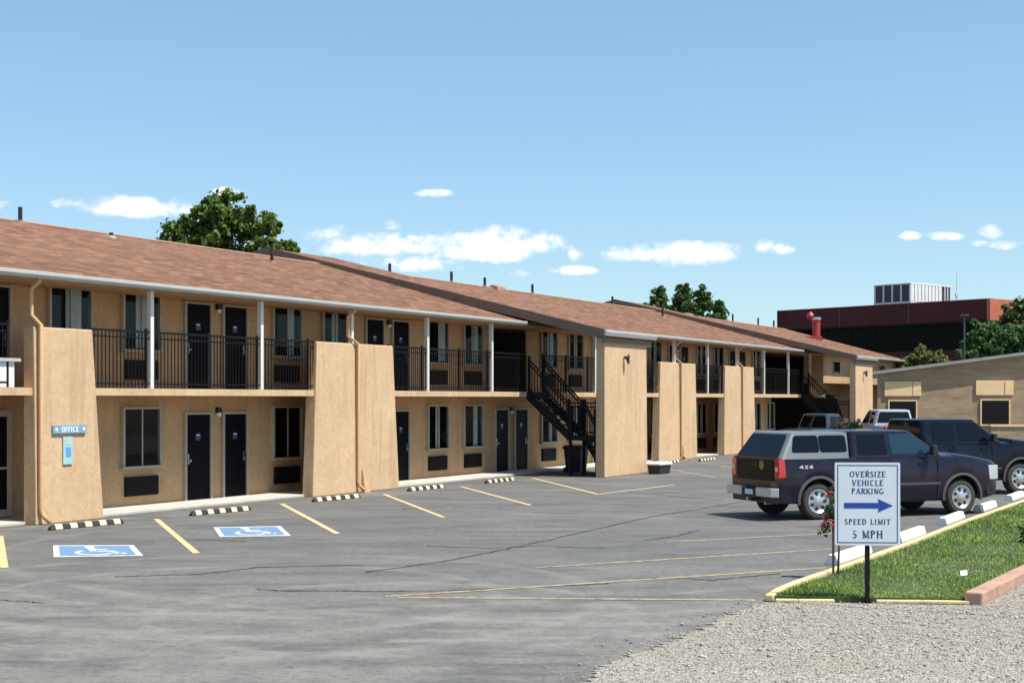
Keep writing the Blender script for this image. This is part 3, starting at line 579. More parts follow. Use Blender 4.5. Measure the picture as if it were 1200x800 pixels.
# walkway lamps
for u, z in [(29.35, 2.28), (29.35, 4.92), (45.4, 2.2), (37.4, 4.9), (61.4, 4.85), (69.6, 4.85)]:
    m = MB(); m.box(u-.07, u+.07, VW-.10, VW-.002, z-.04, z+.1); lp = m.build('wall_lamp', 'lamp_black', motel)
    m = MB(); m.lathe([(.05, -.13), (.07, -.08), (.07, -.041)], (u, VW-.055, z), 'z', 10); m.build('lamp_glass', 'lamp_glass', lp)
# roof vents
VENTS = [(29.1, 30.8, .42), (32.0, 30.2, .14), (38.6, 29.4, .5), (48.1, 30.9, .4), (52.9, 30.9, .45), (55.8, 30.9, .42), (60.4, 30.9, .45), (69.6, 30.9, .45), (70.9, 28.6, .6), (88.5, 30.9, .5), (93.6, 30.9, .5), (97.0, 30.9, .5)]
def roofz(v_): return 5.2+(v_-22.47)*(7.53-5.2)/(31-22.47)
for u, v_, h_ in VENTS:
    z = roofz(min(v_, 31)); m = MB(); m.lathe([(.06, -.15), (.06, h_), (.035, h_)], (u, v_, z), 'z', 12); vp = m.build('vent_pipe', 'lamp_black', roof, smooth=False)
    m = MB(); m.lathe([(.15, -.08), (.13, .03), (.065, .05)], (u, v_, z), 'z', 12); m.build('vent_flashing', 'ridge_cap' if h_ > .3 else 'gutter_white', vp)
for u, v_ in [(27.3, 30.9), (56.9, 30.9), (80.8, 31.0)]:
    z = roofz(31); m = MB(); m.prism([(v_-.3, z-.15), (v_-.26, z+.05), (v_, z+.15), (v_+.26, z+.05), (v_+.3, z-.15)], 'x', u-.4, u+.4); m.build('attic_vent', 'ridge_cap', roof, bevel=.05)
# staircases
def staircase(ub):
    ua, ub2 = ub+.35, ub+1.5; vt, vl, ve = VS-.01, 21.12, 20.05; zl = 1.36; zt_ = ZS1
    root = MB(); n_ = 8; rise = (zt_-zl)/n_; run = (vt-vl)/n_
    for i in range(n_-1):
        z = zt_-(i+1)*rise; v1 = vt-i*run; root.box(ua+.03, ub2-.03, v1-run-.05, v1, z-.05, z)
    root.box(ua, ub2, ve, vl, zl-.16, zl); root.box(ua-.12, ub2+.25, vt-.14, vt, zt_-.2, zt_-.005)
    n2 = 7; r2 = zl/n2; run2 = .235; uf = ub2+.01
    for i in range(n2-1):
        z = zl-(i+1)*r2; root.box(uf+i*run2, uf+(i+1)*run2+.05, ve+.05, vl-.08, z-.05, z)
    st_ = root.build('staircase', 'black_iron', motel)
    mm = MB()
    for u in (ua, ub2): mm.bar((u, vt+.02, zt_-.12), (u, vl-.05, zl-.06), .05, .24)
    for v_ in (ve+.03, vl-.06): mm.bar((ub2-.05, v_, zl-.08), (uf+n2*run2, v_, .04), .05, .24)
    for u, v_ in ((ua+.05, ve+.05), (ua+.05, vl-.05), (ub2-.05, vl-.05)): mm.box(u-.045, u+.045, v_-.045, v_+.045, 0, zl-.165)
    mm.build('stringer', 'black_iron', st_)
    mm = MB()
    def rail(a, b, n__):
        a = Vector(a); b = Vector(b)
        for dz in (1.10, .96, .12): mm.bar(a+Vector((0, 0, dz)), b+Vector((0, 0, dz)), .04, .045)
        for i in range(n__+1):
            p = a.lerp(b, i/n__); wb = .075 if i in (0, n__) else .02; mm.bar(p, p+Vector((0, 0, 1.12 if wb < .03 else 1.22)), wb)
    for u in (ua, ub2): rail((u, vt-.03, zt_), (u, vl, zl), 14)
    rail((ua, vl-.03, zl), (ua, ve+.03, zl), 9); rail((ua, ve+.03, zl), (ub2, ve+.03, zl), 9)
    rail((uf, vl-.06, zl), (uf+n2*run2, vl-.06, .05), 13); rail((uf, ve+.03, zl), (uf+n2*run2, ve+.03, .05), 13)
    mm.build('railing', 'black_iron', st_)
staircase(43.6); staircase(75.6)

# things on and beside the motel
def place_local(o, u, v_, z=0): o.location = W(u, v_, z); o.rotation_euler = (0, 0, ANG)
# --- stroke lettering
def glyphs(mm, text, x, y, h, place, thick=.17, thin=.10, gap=.16, serif=True):
    eps = [0]
    WD = dict(O=.82, V=.78, E=.62, R=.72, S=.56, I=.34, Z=.62, H=.78, C=.72, L=.6, P=.64, A=.78, K=.76, N=.78, G=.76, D=.78, M=.92, T=.68, F=.6, **{'5': .56, ' ': .4})
    def quad(a, b, w_):
        a = Vector(a); b = Vector(b); d = (b-a).normalized(); n_ = Vector((-d.y, d.x))*w_/2; poly([a-n_, b-n_, b+n_, a+n_])
    ox = [0]
    def poly(ps): eps[0] += .00002; mm.face([place(x+ox[0]+p[0]*h, y+p[1]*h, eps[0]) for p in ps])
    def arc(cx, cy, rx, ry, a0, a1, n_=14):
        for i in range(n_):
            g0, g1 = R(a0+(a1-a0)*i/n_), R(a0+(a1-a0)*(i+1)/n_)
            w0 = thin+(thick-thin)*abs(math.cos(g0)); w1 = thin+(thick-thin)*abs(math.cos(g1))
            P = lambda g, ww, sgn: (cx+(rx+sgn*ww/2)*math.cos(g), cy+(ry+sgn*ww/2)*math.sin(g))
            poly([P(g0, w0, -1), P(g1, w1, -1), P(g1, w1, 1), P(g0, w0, 1)])
    def sf(px_, py_, w_=.3):
        if serif: quad((px_-w_/2, py_), (px_+w_/2, py_), .06)
    for ch in text:
        wd = WD[ch]; a = thick/2; b = wd-thick/2; tt = thin/2
        if ch == 'O': arc(wd/2, .5, wd/2-a, .5-tt, 0, 360, 24)
        if ch == 'C': arc(wd/2, .5, wd/2-a, .5-tt, 45, 315, 20)
        if ch == 'G': arc(wd/2, .5, wd/2-a, .5-tt, 45, 320, 20); quad((b, .1), (b, .42), thick); sf(b, .44)
        if ch == 'V': quad((a, 1), (wd/2, 0), thick); quad((b, 1), (wd/2, .03), thin); sf(a, .97); sf(b, .97)
        if ch == 'A': quad((wd/2, 1), (b, 0), thick); quad((wd/2, .97), (a, 0), thin); quad((.2, .33), (wd-.2, .33), thin); sf(a, .03); sf(b, .03)
        if ch in 'EFL':
            quad((a+.05, 0), (a+.05, 1), thick); sf(a+.03, .03); sf(a+.03, .97)
            if ch != 'L': quad((a, 1-tt), (wd, 1-tt), thin); quad((a, .52), (wd*.8, .52), thin); quad((wd-.03, 1), (wd-.03, .8), .06)
            if ch != 'F': quad((a, tt), (wd, tt), thin); quad((wd-.03, 0), (wd-.03, .22), .06)
        if ch in 'RPKHNMID':
            quad((a+.05, 0), (a+.05, 1), thick if ch not in 'NM' else thin); sf(a+.05, .03); sf(a+.05, .97)
        if ch in 'RP': arc(a+.1, .745, wd-a-.22, .215, -90, 90, 10); quad((a, .53), (a+.12, .53), thin); quad((a, .96), (a+.12, .96), thin)
        if ch == 'R': quad((a+.2, .53), (wd-.02, 0), thick); sf(wd-.03, .03, .2)
        if ch == 'D': arc(a+.1, .5, wd-2*a-.1, .5-tt, -90, 90, 14); quad((a, tt), (a+.12, tt), thin); quad((a, 1-tt), (a+.12, 1-tt), thin)
        if ch == 'K': quad((a+.1, .42), (b, 1), thin); quad((a+.22, .52), (b+.02, 0), thick); sf(b, .03); sf(b, .97)
        if ch == 'H': quad((b-.03, 0), (b-.03, 1), thick); quad((a, .52), (b, .52), thin); sf(b-.03, .03); sf(b-.03, .97)
        if ch == 'N': quad((a+.03, 1), (b-.03, 0), thick); quad((b, 0), (b, 1), thin); sf(b, .97)
        if ch == 'M': quad((a+.03, 1), (wd/2, .08), thick); quad((wd/2, .05), (b-.05, 1), thin); quad((b-.03, 0), (b-.03, 1), thick); sf(b-.03, .03); sf(b-.03, .97, .2)
        if ch == 'T': quad((wd/2, 0), (wd/2, 1), thick); quad((0, 1-tt), (wd, 1-tt), thin); quad((.03, 1), (.03, .78), .06); quad((wd-.03, 1), (wd-.03, .78), .06); sf(wd/2, .03)
        if ch == 'Z': quad((.02, 1-tt), (wd-.02, 1-tt), thin); quad((wd-.1, .97), (.1, .03), thick); quad((.02, tt), (wd-.02, tt), thin)
        if ch == 'S': arc(wd/2, .735, wd/2-.1, .225, 30, 270, 12); arc(wd/2, .275, wd/2-.09, .235, -150, 90, 12)
        if ch == '5': quad((.14, .95), (.5, .95), .1); quad((.14, .95), (.11, .52), .07); arc(wd/2-.03, .31, .21, .26, -150, 130, 14)
        ox[0] += (wd+gap)*h
    return ox[0]-gap*h
def text_width(text, h, gap=.16):
    mm = MB(); return glyphs(mm, text, 0, 0, h, lambda a, b, c: (a, b, c), gap=gap)
# OFFICE plate
def to(u, v_, z): return (u, v_, z)
vf = lambda z: 22.57+.03*z/4.08
o_root = MB(); pu0, pu1 = 22.18, 22.18+.96
o_root.box(pu0, pu1, vf(1.95)-.05, vf(1.95)-.012, 1.87, 2.05)
OS = empty('office_sign', W(22.6, 22.55, 1.87), ANG, (22.6, 22.55, 1.87)); tag(OS, 'light blue plate with white OFFICE lettering on the stucco pillar', 'sign')
o_root.build('plate', 'plate_blue', OS, bevel=.006)
m = MB(); fv = vf(1.95)-.0515
tw = text_width('OFFICE', .115, .1)
glyphs(m, 'OFFICE', (pu0+pu1)/2-tw/2, 1.903, .115, lambda a, b, c: (a, fv-c, b), .2, .15, .1, False)
for cx in (pu0+.09, pu1-.09): m.face([(cx-.05, fv-.002, 1.96), (cx+.035, fv-.002, 1.915), (cx+.035, fv-.002, 2.005)])
m.build('lettering', 'letter_white', OS, recalc=False)
NP = empty('notice_plaque', W(22.62, 22.55, 1.3), ANG, (22.62, 22.55, 1.3)); tag(NP, 'small pale teal plaque with blue square below the office plate', 'notice')
m = MB(); m.box(22.48, 22.75, vf(1.5)-.035, vf(1.5)-.01, 1.22, 1.80); m.build('plate', 'plate_teal', NP, bevel=.005)
m = MB(); m.box(22.545, 22.695, vf(1.5)-.040, vf(1.5)-.0355, 1.38, 1.58); m.cur = 1; m.box(22.53, 22.70, vf(1.5)-.039, vf(1.5)-.0355, 1.63, 1.74); m.build('panel', ['plate_blue_square', 'plate_teal'], NP)
# trash bin under the stairs
TB = empty('trash_bin', W(46.5, 22.05), ANG); TB.scale = (.92, .92, .86); tag(TB, 'tall black wheeled trash bin standing under the staircase', 'bin')
m = MB(); m.hexa([(-.3, -.3, .04), (.3, -.3, .04), (.3, .3, .04), (-.3, .3, .04), (-.38, -.36, 1.0), (.38, -.36, 1.0), (.38, .36, 1.0), (-.38, .36, 1.0)]); m.build('body', 'plastic_bin', TB, bevel=.03)
m = MB(); m.prism([(-.42, 1.005), (-.42, 1.06), (-.2, 1.12), (.36, 1.12), (.42, 1.06), (.42, 1.005)], 'y', -.4, .4); m.build('lid', 'plastic_bin', TB, bevel=.02)
m = MB(); m.bar((-.34, .42, .98), (.34, .42, .98), .035); m.build('handle', 'plastic_bin', TB)
for x in (-.3, .3): m = MB(); m.lathe([(.06, -.03), (.11, -.03), (.11, .03), (.06, .03)], (x, .3, .11), 'x', 14); m.build('wheel', 'tyre', TB)
# salt box by the stair pillar
SB = empty('storage_box', W(46.9, 19.05), ANG+R(-8)); SB.scale = (.85, .85, .9); tag(SB, 'low dark box with a white lid beside the stair pillar', 'box')
m = MB(); m.hexa([(-.42, -.26, .0), (.42, -.26, .0), (.42, .26, .0), (-.42, .26, .0), (-.46, -.29, .34), (.46, -.29, .34), (.46, .29, .34), (-.46, .29, .34)])
m.build('body', 'black_plastic', SB, bevel=.02); m = MB(); m.prism([(-.52, .342), (-.52, .40), (-.44, .46), (.44, .46), (.52, .40), (.52, .342)], 'y', -.34, .34); m.build('lid', 'white_paint', SB, bevel=.02)
# cabinet upstairs, far left
m = MB(); CB = empty('storage_cabinet', W(21.0, 22.75, 2.83), ANG); tag(CB, 'white cabinet with grey top on the upper walkway at the left edge', 'cabinet')
m.box(-1.0, .28, -.06, .3, .005, .52); m.build('body', 'white_paint', CB); m = MB(); m.box(-1.05, .40, -.12, .36, .523, .59); m.build('top', 'gutter_white', CB)

# wheel stops by the motel: black rubber with yellow blocks
def rubber_stop(c_u, c_v, rot, label):
    t_ = empty('wheel_stop', W(c_u, c_v), ANG+rot); tag(t_, label, 'wheel stop', 'black and yellow wheel stops along the motel')
    prof = [(-.075, 0), (-.07, .03), (-.035, .105), (.035, .105), (.07, .03), (.075, 0)]; mm = MB()
    mm.loft([[( -.93, y*.8, z*.55) for y, z in prof], [(-.86, y, z) for y, z in prof], [(.86, y, z) for y, z in prof], [(.93, y*.8, z*.55) for y, z in prof]])
    mm.build('body', 'rubber_black', t_, bevel=.006)
    for i in range(5):
        x = -.74+i*.37; pr = [(-.079, .012), (-.0735, .032), (-.0375, .1085), (.0375, .1085), (.0735, .032), (.079, .012)]
        mm = MB(); mm.prism(pr, 'x', x-.085, x+.085); mm.build('reflector', 'stop_yellow', t_)
for args in [(22.0, 21.42, -.10, 'black rubber wheel stop with yellow blocks below the office plate'), (26.07, 21.30, -.10, 'black rubber wheel stop behind the second painted accessible symbol'), (30.87, 21.45, -.08, 'black rubber wheel stop against the left half of the double pillar'),
             (35.55, 21.60, -.03, 'black rubber wheel stop just right of the double pillar'), (39.9, 21.55, 0, 'black rubber wheel stop in front of the paired ground floor doors near the stairs'), (54.7, 21.75, 0, 'black rubber wheel stop beside the white lidded box'), (57.75, 21.3, 0, 'farthest black rubber wheel stop, left of the parked pickup')]: rubber_stop(*args)
# white concrete wheel stops by the lawn
def conc_stop(a, b, label):
    a = Vector((*a, 0)); b = Vector((*b, 0)); d = (b-a); L_ = min(1.95, d.length); t_ = empty('parking_block', a+d*.5, math.atan2(d.y, d.x))
    mm = MB(); pr = [(-.10, 0), (-.098, .05), (-.06, .155), (.06, .155), (.098, .05), (.10, 0)]
    mm.loft([[(x, y, z) for y, z in pr] for x in (-L_/2, L_/2)]); o = mm.build('block', 'concrete_white', t_, bevel=.012)
    tag(t_, label, 'wheel stop', 'white concrete wheel stops along the lawn')
    for x in (-L_*.3, L_*.3): mm = MB(); mm.lathe([(.014, 0), (.014, .012), (.008, .014)], (x, 0, .1545), 'z', 8); mm.build('anchor_pin', 'steel', t_)
for args in [((5.02, 22.75), (5.98, 24.45), 'white concrete wheel stop behind the rose bush and sign'), ((6.95, 26.2), (7.87, 27.92), 'white concrete wheel stop just right of the speed limit sign'), ((8.85, 29.85), (9.77, 31.6), 'white concrete wheel stop near the front wheel of the plum pickup'),
             ((10.65, 33.2), (11.57, 34.9), 'white concrete wheel stop ahead of the plum pickup'), ((12.6, 36.8), (13.55, 38.6), 'white concrete wheel stop under the front of the navy pickup')]: conc_stop(*args)

# ------------------------------------------------------------------ sign on the lawn
SG = empty('parking_sign', (4.52, 18.46, .0), R(-3)); tag(SG, 'white metal sign on black post reading oversize vehicle parking and speed limit', 'sign')
m = MB(); m.box(-.028, .028, -.028, .028, 0, 1.1); m.build('post', 'black_iron', SG)
sx0, sx1, sz0, sz1 = -.415, .405, .74, 1.79
m = MB(); m.prism(round_poly([(sx0, sz0), (sx1, sz0), (sx1, sz1), (sx0, sz1)], .02), 'y', -.045, -.0285); panel = m.build('panel', 'sign_white', SG)
m = MB(); yb = -.0465
for (a, b, c_, d) in [(sx0+.03, sx1-.03, sz0+.03, sz0+.042), (sx0+.03, sx1-.03, sz1-.042, sz1-.03), (sx0+.03, sx0+.042, sz0+.0425, sz1-.0425), (sx1-.042, sx1-.03, sz0+.0425, sz1-.0425)]:
    m.face([(a, yb, c_), (b, yb, c_), (b, yb, d), (a, yb, d)])
m.build('border', 'sign_navy', panel, recalc=False)
cxm = (sx0+sx1)/2; pl = lambda a, b, c_: (a, -.0465-c_*.4, b)
for tx, zc, hh_, gp_ in [('OVERSIZE', 1.605, .075, .13), ('VEHICLE', 1.495, .075, .13), ('PARKING', 1.392, .072, .13), ('SPEED LIMIT', 1.005, .07, .17), ('5 MPH', .83, .098, .14)]:
    ww = text_width(tx, hh_, gp_); xx = cxm-ww/2
    for word in tx.split(' '):
        m = MB(); xx += glyphs(m, word, xx, zc, hh_, pl, .20, .12, gp_)+(.4+2*gp_)*hh_
        m.build('lettering', 'sign_navy', panel, recalc=False)
m = MB(); ax0, ax1, az = -.30, .315, 1.245
m.face([(x, yb-.001, z) for x, z in [(ax0, az-.035), (ax1-.18, az-.035), (ax1-.19, az-.085), (ax1, az), (ax1-.19, az+.085), (ax1-.18, az+.035), (ax0, az+.035)]]); m.build('arrow', 'sign_blue', panel, recalc=False)
for z in (sz0+.14, sz1-.10):
    m = MB(); m.lathe([(.012, 0), (.012, -.005), (.005, -.008)], (0, -.045, z), 'y', 8); m.build('bolt', 'steel', SG)

# ------------------------------------------------------------------ plants
def leaves(name, centers, radii, per, size, mat, parent=None, flat=1.0, spread=.6):
    n_ = len(centers)*per; cc = np.repeat(np.array(centers), per, 0); rr = np.repeat(np.array(radii), per)
    d = rng.normal(0, 1, (n_, 3)); d /= np.linalg.norm(d, axis=1)[:, None]; rad = rr*np.abs(rng.normal(.68, .36, n_))
    p = cc+d*rad[:, None]*np.array([1, 1, flat])
    nrm = d*.8+rng.normal(0, .7, (n_, 3))+np.array([0, 0, .5]); nrm /= np.linalg.norm(nrm, axis=1)[:, None]
    a = np.cross(nrm, rng.normal(0, 1, (n_, 3))); a /= np.linalg.norm(a, axis=1)[:, None]; b = np.cross(nrm, a)
    s1 = size*rng.uniform(.45, 1.35, n_)[:, None]; s2 = s1*rng.uniform(.55, .9, n_)[:, None]
    dr = nrm*s1*.25
    V = np.stack([p-a*s1, p-b*s2+dr, p+a*s1, p+b*s2+dr], 1).reshape(-1, 3)
    F = np.arange(4*n_).reshape(-1, 4)
    return raw_mesh(name, V, F, mat, (0, 0, 0), parent)
def tree(name, loc, lobes, trunk_h, trunk_r, clump_r, nclump, per, leaf, mat, label, cat='tree', group=None, flat=.8):
    t_ = empty(name, loc); tag(t_, label, cat, group)
    cs = []; 
    for (x, y, z, rx, ry, rz, wgt) in lobes:
        for _ in range(int(nclump*wgt)):
            d = rng.normal(0, 1, 3); d /= np.linalg.norm(d); q = rng.uniform(.35, 1)**.5
            cs.append((x+d[0]*rx*q, y+d[1]*ry*q, z+d[2]*rz*q))
    for (x, y, z, rx, ry, rz, wgt) in lobes:
        for _ in range(int(nclump*wgt*.45)):
            d = rng.normal(0, 1, 3); d /= np.linalg.norm(d); q = rng.uniform(.95, 1.28); cs.append((x+d[0]*rx*q, y+d[1]*ry*q, z+d[2]*rz*q))
    nb = sum(int(nclump*l[6]) for l in lobes); cr = clump_r*np.concatenate([rng.uniform(.55, 1.15, nb), rng.uniform(.3, .6, len(cs)-nb)])
    leaves('crown', cs, cr, per, leaf, mat, t_, flat)
    mm = MB(); top = max(z for (_, _, z, *_r) in lobes)
    mm.tube([(0, 0, -.1), (.05, .02, trunk_h*.4), (.0, .1, trunk_h*.8), (.1, 0, top)], [trunk_r*1.25, trunk_r, trunk_r*.8, trunk_r*.2], 10)
    tr_ = mm.build('trunk', 'bark', t_, smooth=True)
    mm = MB()
    for (x, y, z, rx, ry, rz, wgt) in lobes:
        zs = trunk_h*random.uniform(.6, .95); mm.tube([(0, .05, zs), (x*.45, y*.45, zs+(z-zs)*.45), (x, y, z)], [trunk_r*.55, trunk_r*.35, trunk_r*.12], 7)
    for c_ in cs[::5]:
        b0__ = min(lobes, key=lambda l: (l[0]-c_[0])**2+(l[1]-c_[1])**2+(l[2]-c_[2])**2); mm.tube([(b0__[0], b0__[1], b0__[2]), c_], [trunk_r*.15, trunk_r*.05], 5)
    mm.build('limbs', 'bark', tr_, smooth=True)
    return t_
tree('broadleaf_tree', (-12.9, 65, 0), [(-.05, 0, 11.0, .95, .9, .72, .26), (-.2, 0, 10.3, 1.3, 1.1, .7, .26), (-1.75, .3, 10.0, 1.1, 1.0, .62, .24), (1.6, 0, 10.35, .85, .9, .62, .2), (.6, -.3, 9.7, 1.6, 1.3, .6, .3), (2.6, .5, 9.4, .8, .8, .35, .12), (-1.2, .2, 9.2, 1.6, 1.2, .6, .22), (.5, 0, 8.3, 2.2, 1.8, .9, .35)], 7, .28, .36, 78, 85, .125, 'leaf_maple', 'dark green broadleaf tree rising behind the left stretch of motel roof')
for (px_, top, hw, d_, lab) in [(771, 339, 17, 126, 'narrow dark tree behind the motel roof, left of the gap'), (801, 333, 13, 128, 'slim upright poplar, middle of the trees behind the motel'), (823, 336, 16, 124, 'widest leafy poplar behind the motel roof'), (842, 352, 10, 130, 'low rounded tree at the right end of the trees behind the motel')]:
    X = (px_-600)/1700*d_; zt = 2.6+(467-top)*d_/1700; hw_ = hw*d_/1700
    tree('poplar_tree', (X, d_, 0), [(0, 0, zt-1.0, hw_*.55, hw_*.55, 1.0, .3), (-.1, 0, zt-2.4, hw_*.95, hw_*.9, 1.2, .45), (.15, 0, zt-4.3, hw_*1.25, hw_, 1.4, .5), (-.2, 0, zt-6, hw_*1.3, hw_, 1.2, .4)], zt*.5, .25, .42, 64, 90, .14, 'leaf_poplar2', lab, 'tree', 'trees behind the motel roof')
tree('shade_tree', (33.6, 101, 0), [(0, 0, 6.6, 1.6, 1.4, 1.5, .4), (-1.3, -.3, 5.6, 1.2, 1.2, 1.3, .35), (1.6, 0, 6.2, 1.6, 1.4, 1.8, .45), (.3, 0, 4.6, 2.2, 1.4, 1.0, .3)], 4.5, .25, .42, 80, 110, .12, 'leaf_bright', 'bright green shade tree behind the stone building', 'tree')
tree('shade_tree', (37.2, 106, 0), [(0, 0, 8.6, 1.5, 1.4, 1.2, .4), (.6, 0, 6.8, 2.0, 1.4, 1.7, .5), (-1, 0, 7.6, .9, .9, .7, .2)], 5.5, .28, .42, 80, 110, .12, 'leaf_poplar', 'darker taller tree at the right edge of the picture', 'tree')
tree('shrub', (28.1, 98, 0), [(0, 0, 4.9, 1.5, 1.2, 1.0, .5), (-1.2, 0, 4.2, 1.2, 1, .9, .35), (1.0, 0, 4.2, 1.3, 1, 1.0, .35), (.2, 0, 3, 2.2, 1.2, 1, .4)], 2.8, .15, .36, 80, 110, .09, 'leaf_olive', 'olive green shrub above the stone building roofline', 'shrub')
# rose standard beside the sign
RS = empty('rose_bush', (4.72, 21.0, .07)); tag(RS, 'standard rose with red blooms staked beside the sign', 'plant')
m = MB(); m.tube([(0, 0, 0), (.015, 0, .4), (-.03, 0, .72), (-.06, 0, .95)], [.018, .015, .013, .01], 8); m.tube([(-.03, 0, .7), (-.12, .03, .8), (-.2, 0, .9)], [.01, .008, .005], 6); m.tube([(-.05, 0, .8), (-.08, .02, 1.0), (-.12, 0, 1.16)], [.01, .008, .005], 6); m.build('stem', 'bark', RS, smooth=True)
m = MB(); m.box(-.075, -.045, .03, .06, 0, .9); m.build('stake', 'stake_wood', RS)
leaves('foliage', [(-.16, 0, .70), (-.1, 0, .82), (-.14, .03, .95), (-.03, 0, .9), (-.2, 0, .62), (-.05, 0, 1.08), (-.1, 0, 1.2), (.02, 0, .75)], [.1, .12, .1, .1, .09, .1, .06, .08], 55, .026, 'leaf_rose', RS)
for (x, y, z) in [(-.19, -.08, .73), (-.13, -.1, .77), (-.24, -.05, .68), (-.17, -.08, 1.13), (-.12, -.07, 1.17), (-.22, 0, .80), (-.1, -.09, .70)]:
    m = MB()
    for i in range(9):
        a = i*2.4; r_ = .012+.003*i; m.face([(x+r_*math.cos(a)*.5, y+r_*math.sin(a)*.5, z), (x+r_*1.6*math.cos(a-.5), y+r_*1.6*math.sin(a-.5), z+.012), (x+r_*1.9*math.cos(a), y+r_*1.9*math.sin(a), z+.03-.002*i), (x+r_*1.6*math.cos(a+.5), y+r_*1.6*math.sin(a+.5), z+.012)])
    m.lathe([(.006, -.012), (.022, .0), (.026, .015), (.012, .026)], (x, y, z), 'z', 8); m.build('bloom', 'petal', RS, recalc=False)
# small plants at the right
for x, y, s_, lab in [(9.15, 25.6, .42, 'small dark leafy plant in the lawn at the right edge'), (7.9, 20.7, .2, 'low green weed behind the timber edging')]:
    P_ = empty('leafy_plant', (x, y, .02)); tag(P_, lab, 'plant')
    leaves('foliage', [(random.gauss(0, s_*.35), random.gauss(0, s_*.35), s_*random.uniform(.3, .9)) for _ in range(10)], [s_*.35]*10, 50, s_*.09, 'leaf_rose', P_); m = MB()
    for i in range(5): m.tube([(0, 0, 0), (random.gauss(0, s_*.2), random.gauss(0, s_*.2), s_*.7)], [.008, .004], 5)
    m.build('stem', 'bark', P_)
# litter
m = MB(); P_ = [(-.055, 0, 0), (.05, .02, .004), (.055, .07, .055), (-.05, .06, .05)]; m.face(P_); m.face([(x, y+.004, z-.004) for x, y, z in P_][::-1]); o = m.build('paper_scrap', 'paper'); o.location = (6.36, 20.42, .15); o.rotation_euler = (.3, 0, .1); tag(o, 'small white paper card lying in the grass', 'litter')

# ------------------------------------------------------------------ background buildings
# red brick block: local x runs along the shaded front away from the near corner, local y along the lit end
RB = empty('brick_office_building', (36, 110, 0), math.atan2(15, -12.8), (0, 0, 0)); tag(RB, 'dark red brick office block with flat roof behind the motel', 'building')
LR = 20.2; DR = 22
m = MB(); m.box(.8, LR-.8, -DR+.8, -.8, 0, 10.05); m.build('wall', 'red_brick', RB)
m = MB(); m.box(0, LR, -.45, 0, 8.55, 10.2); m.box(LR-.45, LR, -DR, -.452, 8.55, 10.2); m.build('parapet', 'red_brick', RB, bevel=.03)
m = MB(); m.box(.02, LR-.02, -.79, -.02, 8.40, 8.545); m.box(.02, .79, -DR, -.792, 8.40, 8.545); m.build('parapet_soffit', 'grille_dark', RB)
m = MB()
for i in range(8): m.box(1.2+i*2.35, 1.2+i*2.35+2.28, -.795, -.74, 6.4, 8.35)
m.build('window_band', 'dark_glazing', RB)
m = MB(); m.box(.5, LR-.5, -.79, -.3, 4.9, 6.35); m.build('spandrel', 'red_brick', RB)
m = MB()
for i in range(8): m.box(1.2+i*2.35, 1.2+i*2.35+2.28, -.795, -.74, 2.6, 4.8)
m.build('window_band', 'dark_glazing', RB)
m = MB()
for x in (6.9, 13.6): m.box(x, x+.04, .001, .012, 8.56, 10.19)
m.build('joint', 'fascia_brown', RB)
m = MB(); m.box(0, .45, -DR, -.452, 8.55, 10.24); m.build('sunlit_end', 'sunlit_end_red', RB, bevel=.03)  # parapet end coloured brighter than the brick to show sun on it
# rooftop unit
AC = empty('rooftop_unit', RB.matrix_basis @ Vector((9.1, -3.5, 10.06)), RB.rotation_euler[2]); tag(AC, 'white louvred air conditioning unit on the red building roof', 'air conditioner')
m = MB(); m.box(0, 3.6, -6.0, 0, .05, .55); m.build('base', 'unit_metal', AC)
m = MB(); m.box(.06, 3.54, -5.94, -.06, .552, 1.95); m.build('body', 'unit_dark', AC)
m = MB(); m.box(-.03, 3.63, -6.03, .03, 1.953, 2.08); m.build('top', 'unit_metal', AC, bevel=.03)
m = MB()
for i in range(5): m.box(.0+i*.86, .14+i*.86, -.055, .02, .553, 1.95)
for i in range(9): y = -.02-i*.5-(.44); m.box(-.02, .055, y, y+.40, .553, 1.95)
for i in range(3): m.box(-.02, .055, -5.0-i*.42, -4.9-i*.42, .553, 1.95)
m.build('louvre', 'unit_metal', AC)
AN = empty('antenna_mast', RB.matrix_basis @ Vector((4.5, -3, 10.05)), 0); tag(AN, 'thin whip antenna on the red building roof', 'antenna')
m = MB(); m.tube([(0, 0, 0), (0, 0, 2.6)], [.03, .012], 6); m.build('mast', 'gutter_white', AN); m = MB(); m.box(-.12, .12, -.1, .1, .6, .95); m.build('box', 'unit_metal', AN, bevel=.02)
# red flue on the motel ridge
d_ = 97.5; FX = (955-600)/1700*d_; ES = empty('exhaust_stack', (FX, d_, 6.25)); ES.scale = (.74, .74, .86); tag(ES, 'red exhaust stack with silver collar behind the motel ridge', 'flue')
m = MB(); m.box(-.75, .55, -.5, .5, 0, .62); m.lathe([(.36, .6), (.36, 1.9)], (.12, 0, 0), 'z', 16); m.build('pipe', 'red_paint', ES)
m = MB(); m.lathe([(.44, 1.9), (.44, 2.1), (.3, 2.12)], (.12, 0, 0), 'z', 16); m.build('collar', 'steel', ES)
m = MB(); m.tube([(-.25, 0, 1.85), (-.35, 0, 2.1), (-.42, 0, 2.2)], [.12, .2, .38], 12); m.tube([(-.42, 0, 2.2), (-.5, 0, 2.5)], [.38, .2], 12); m.build('hood', 'red_paint', ES)
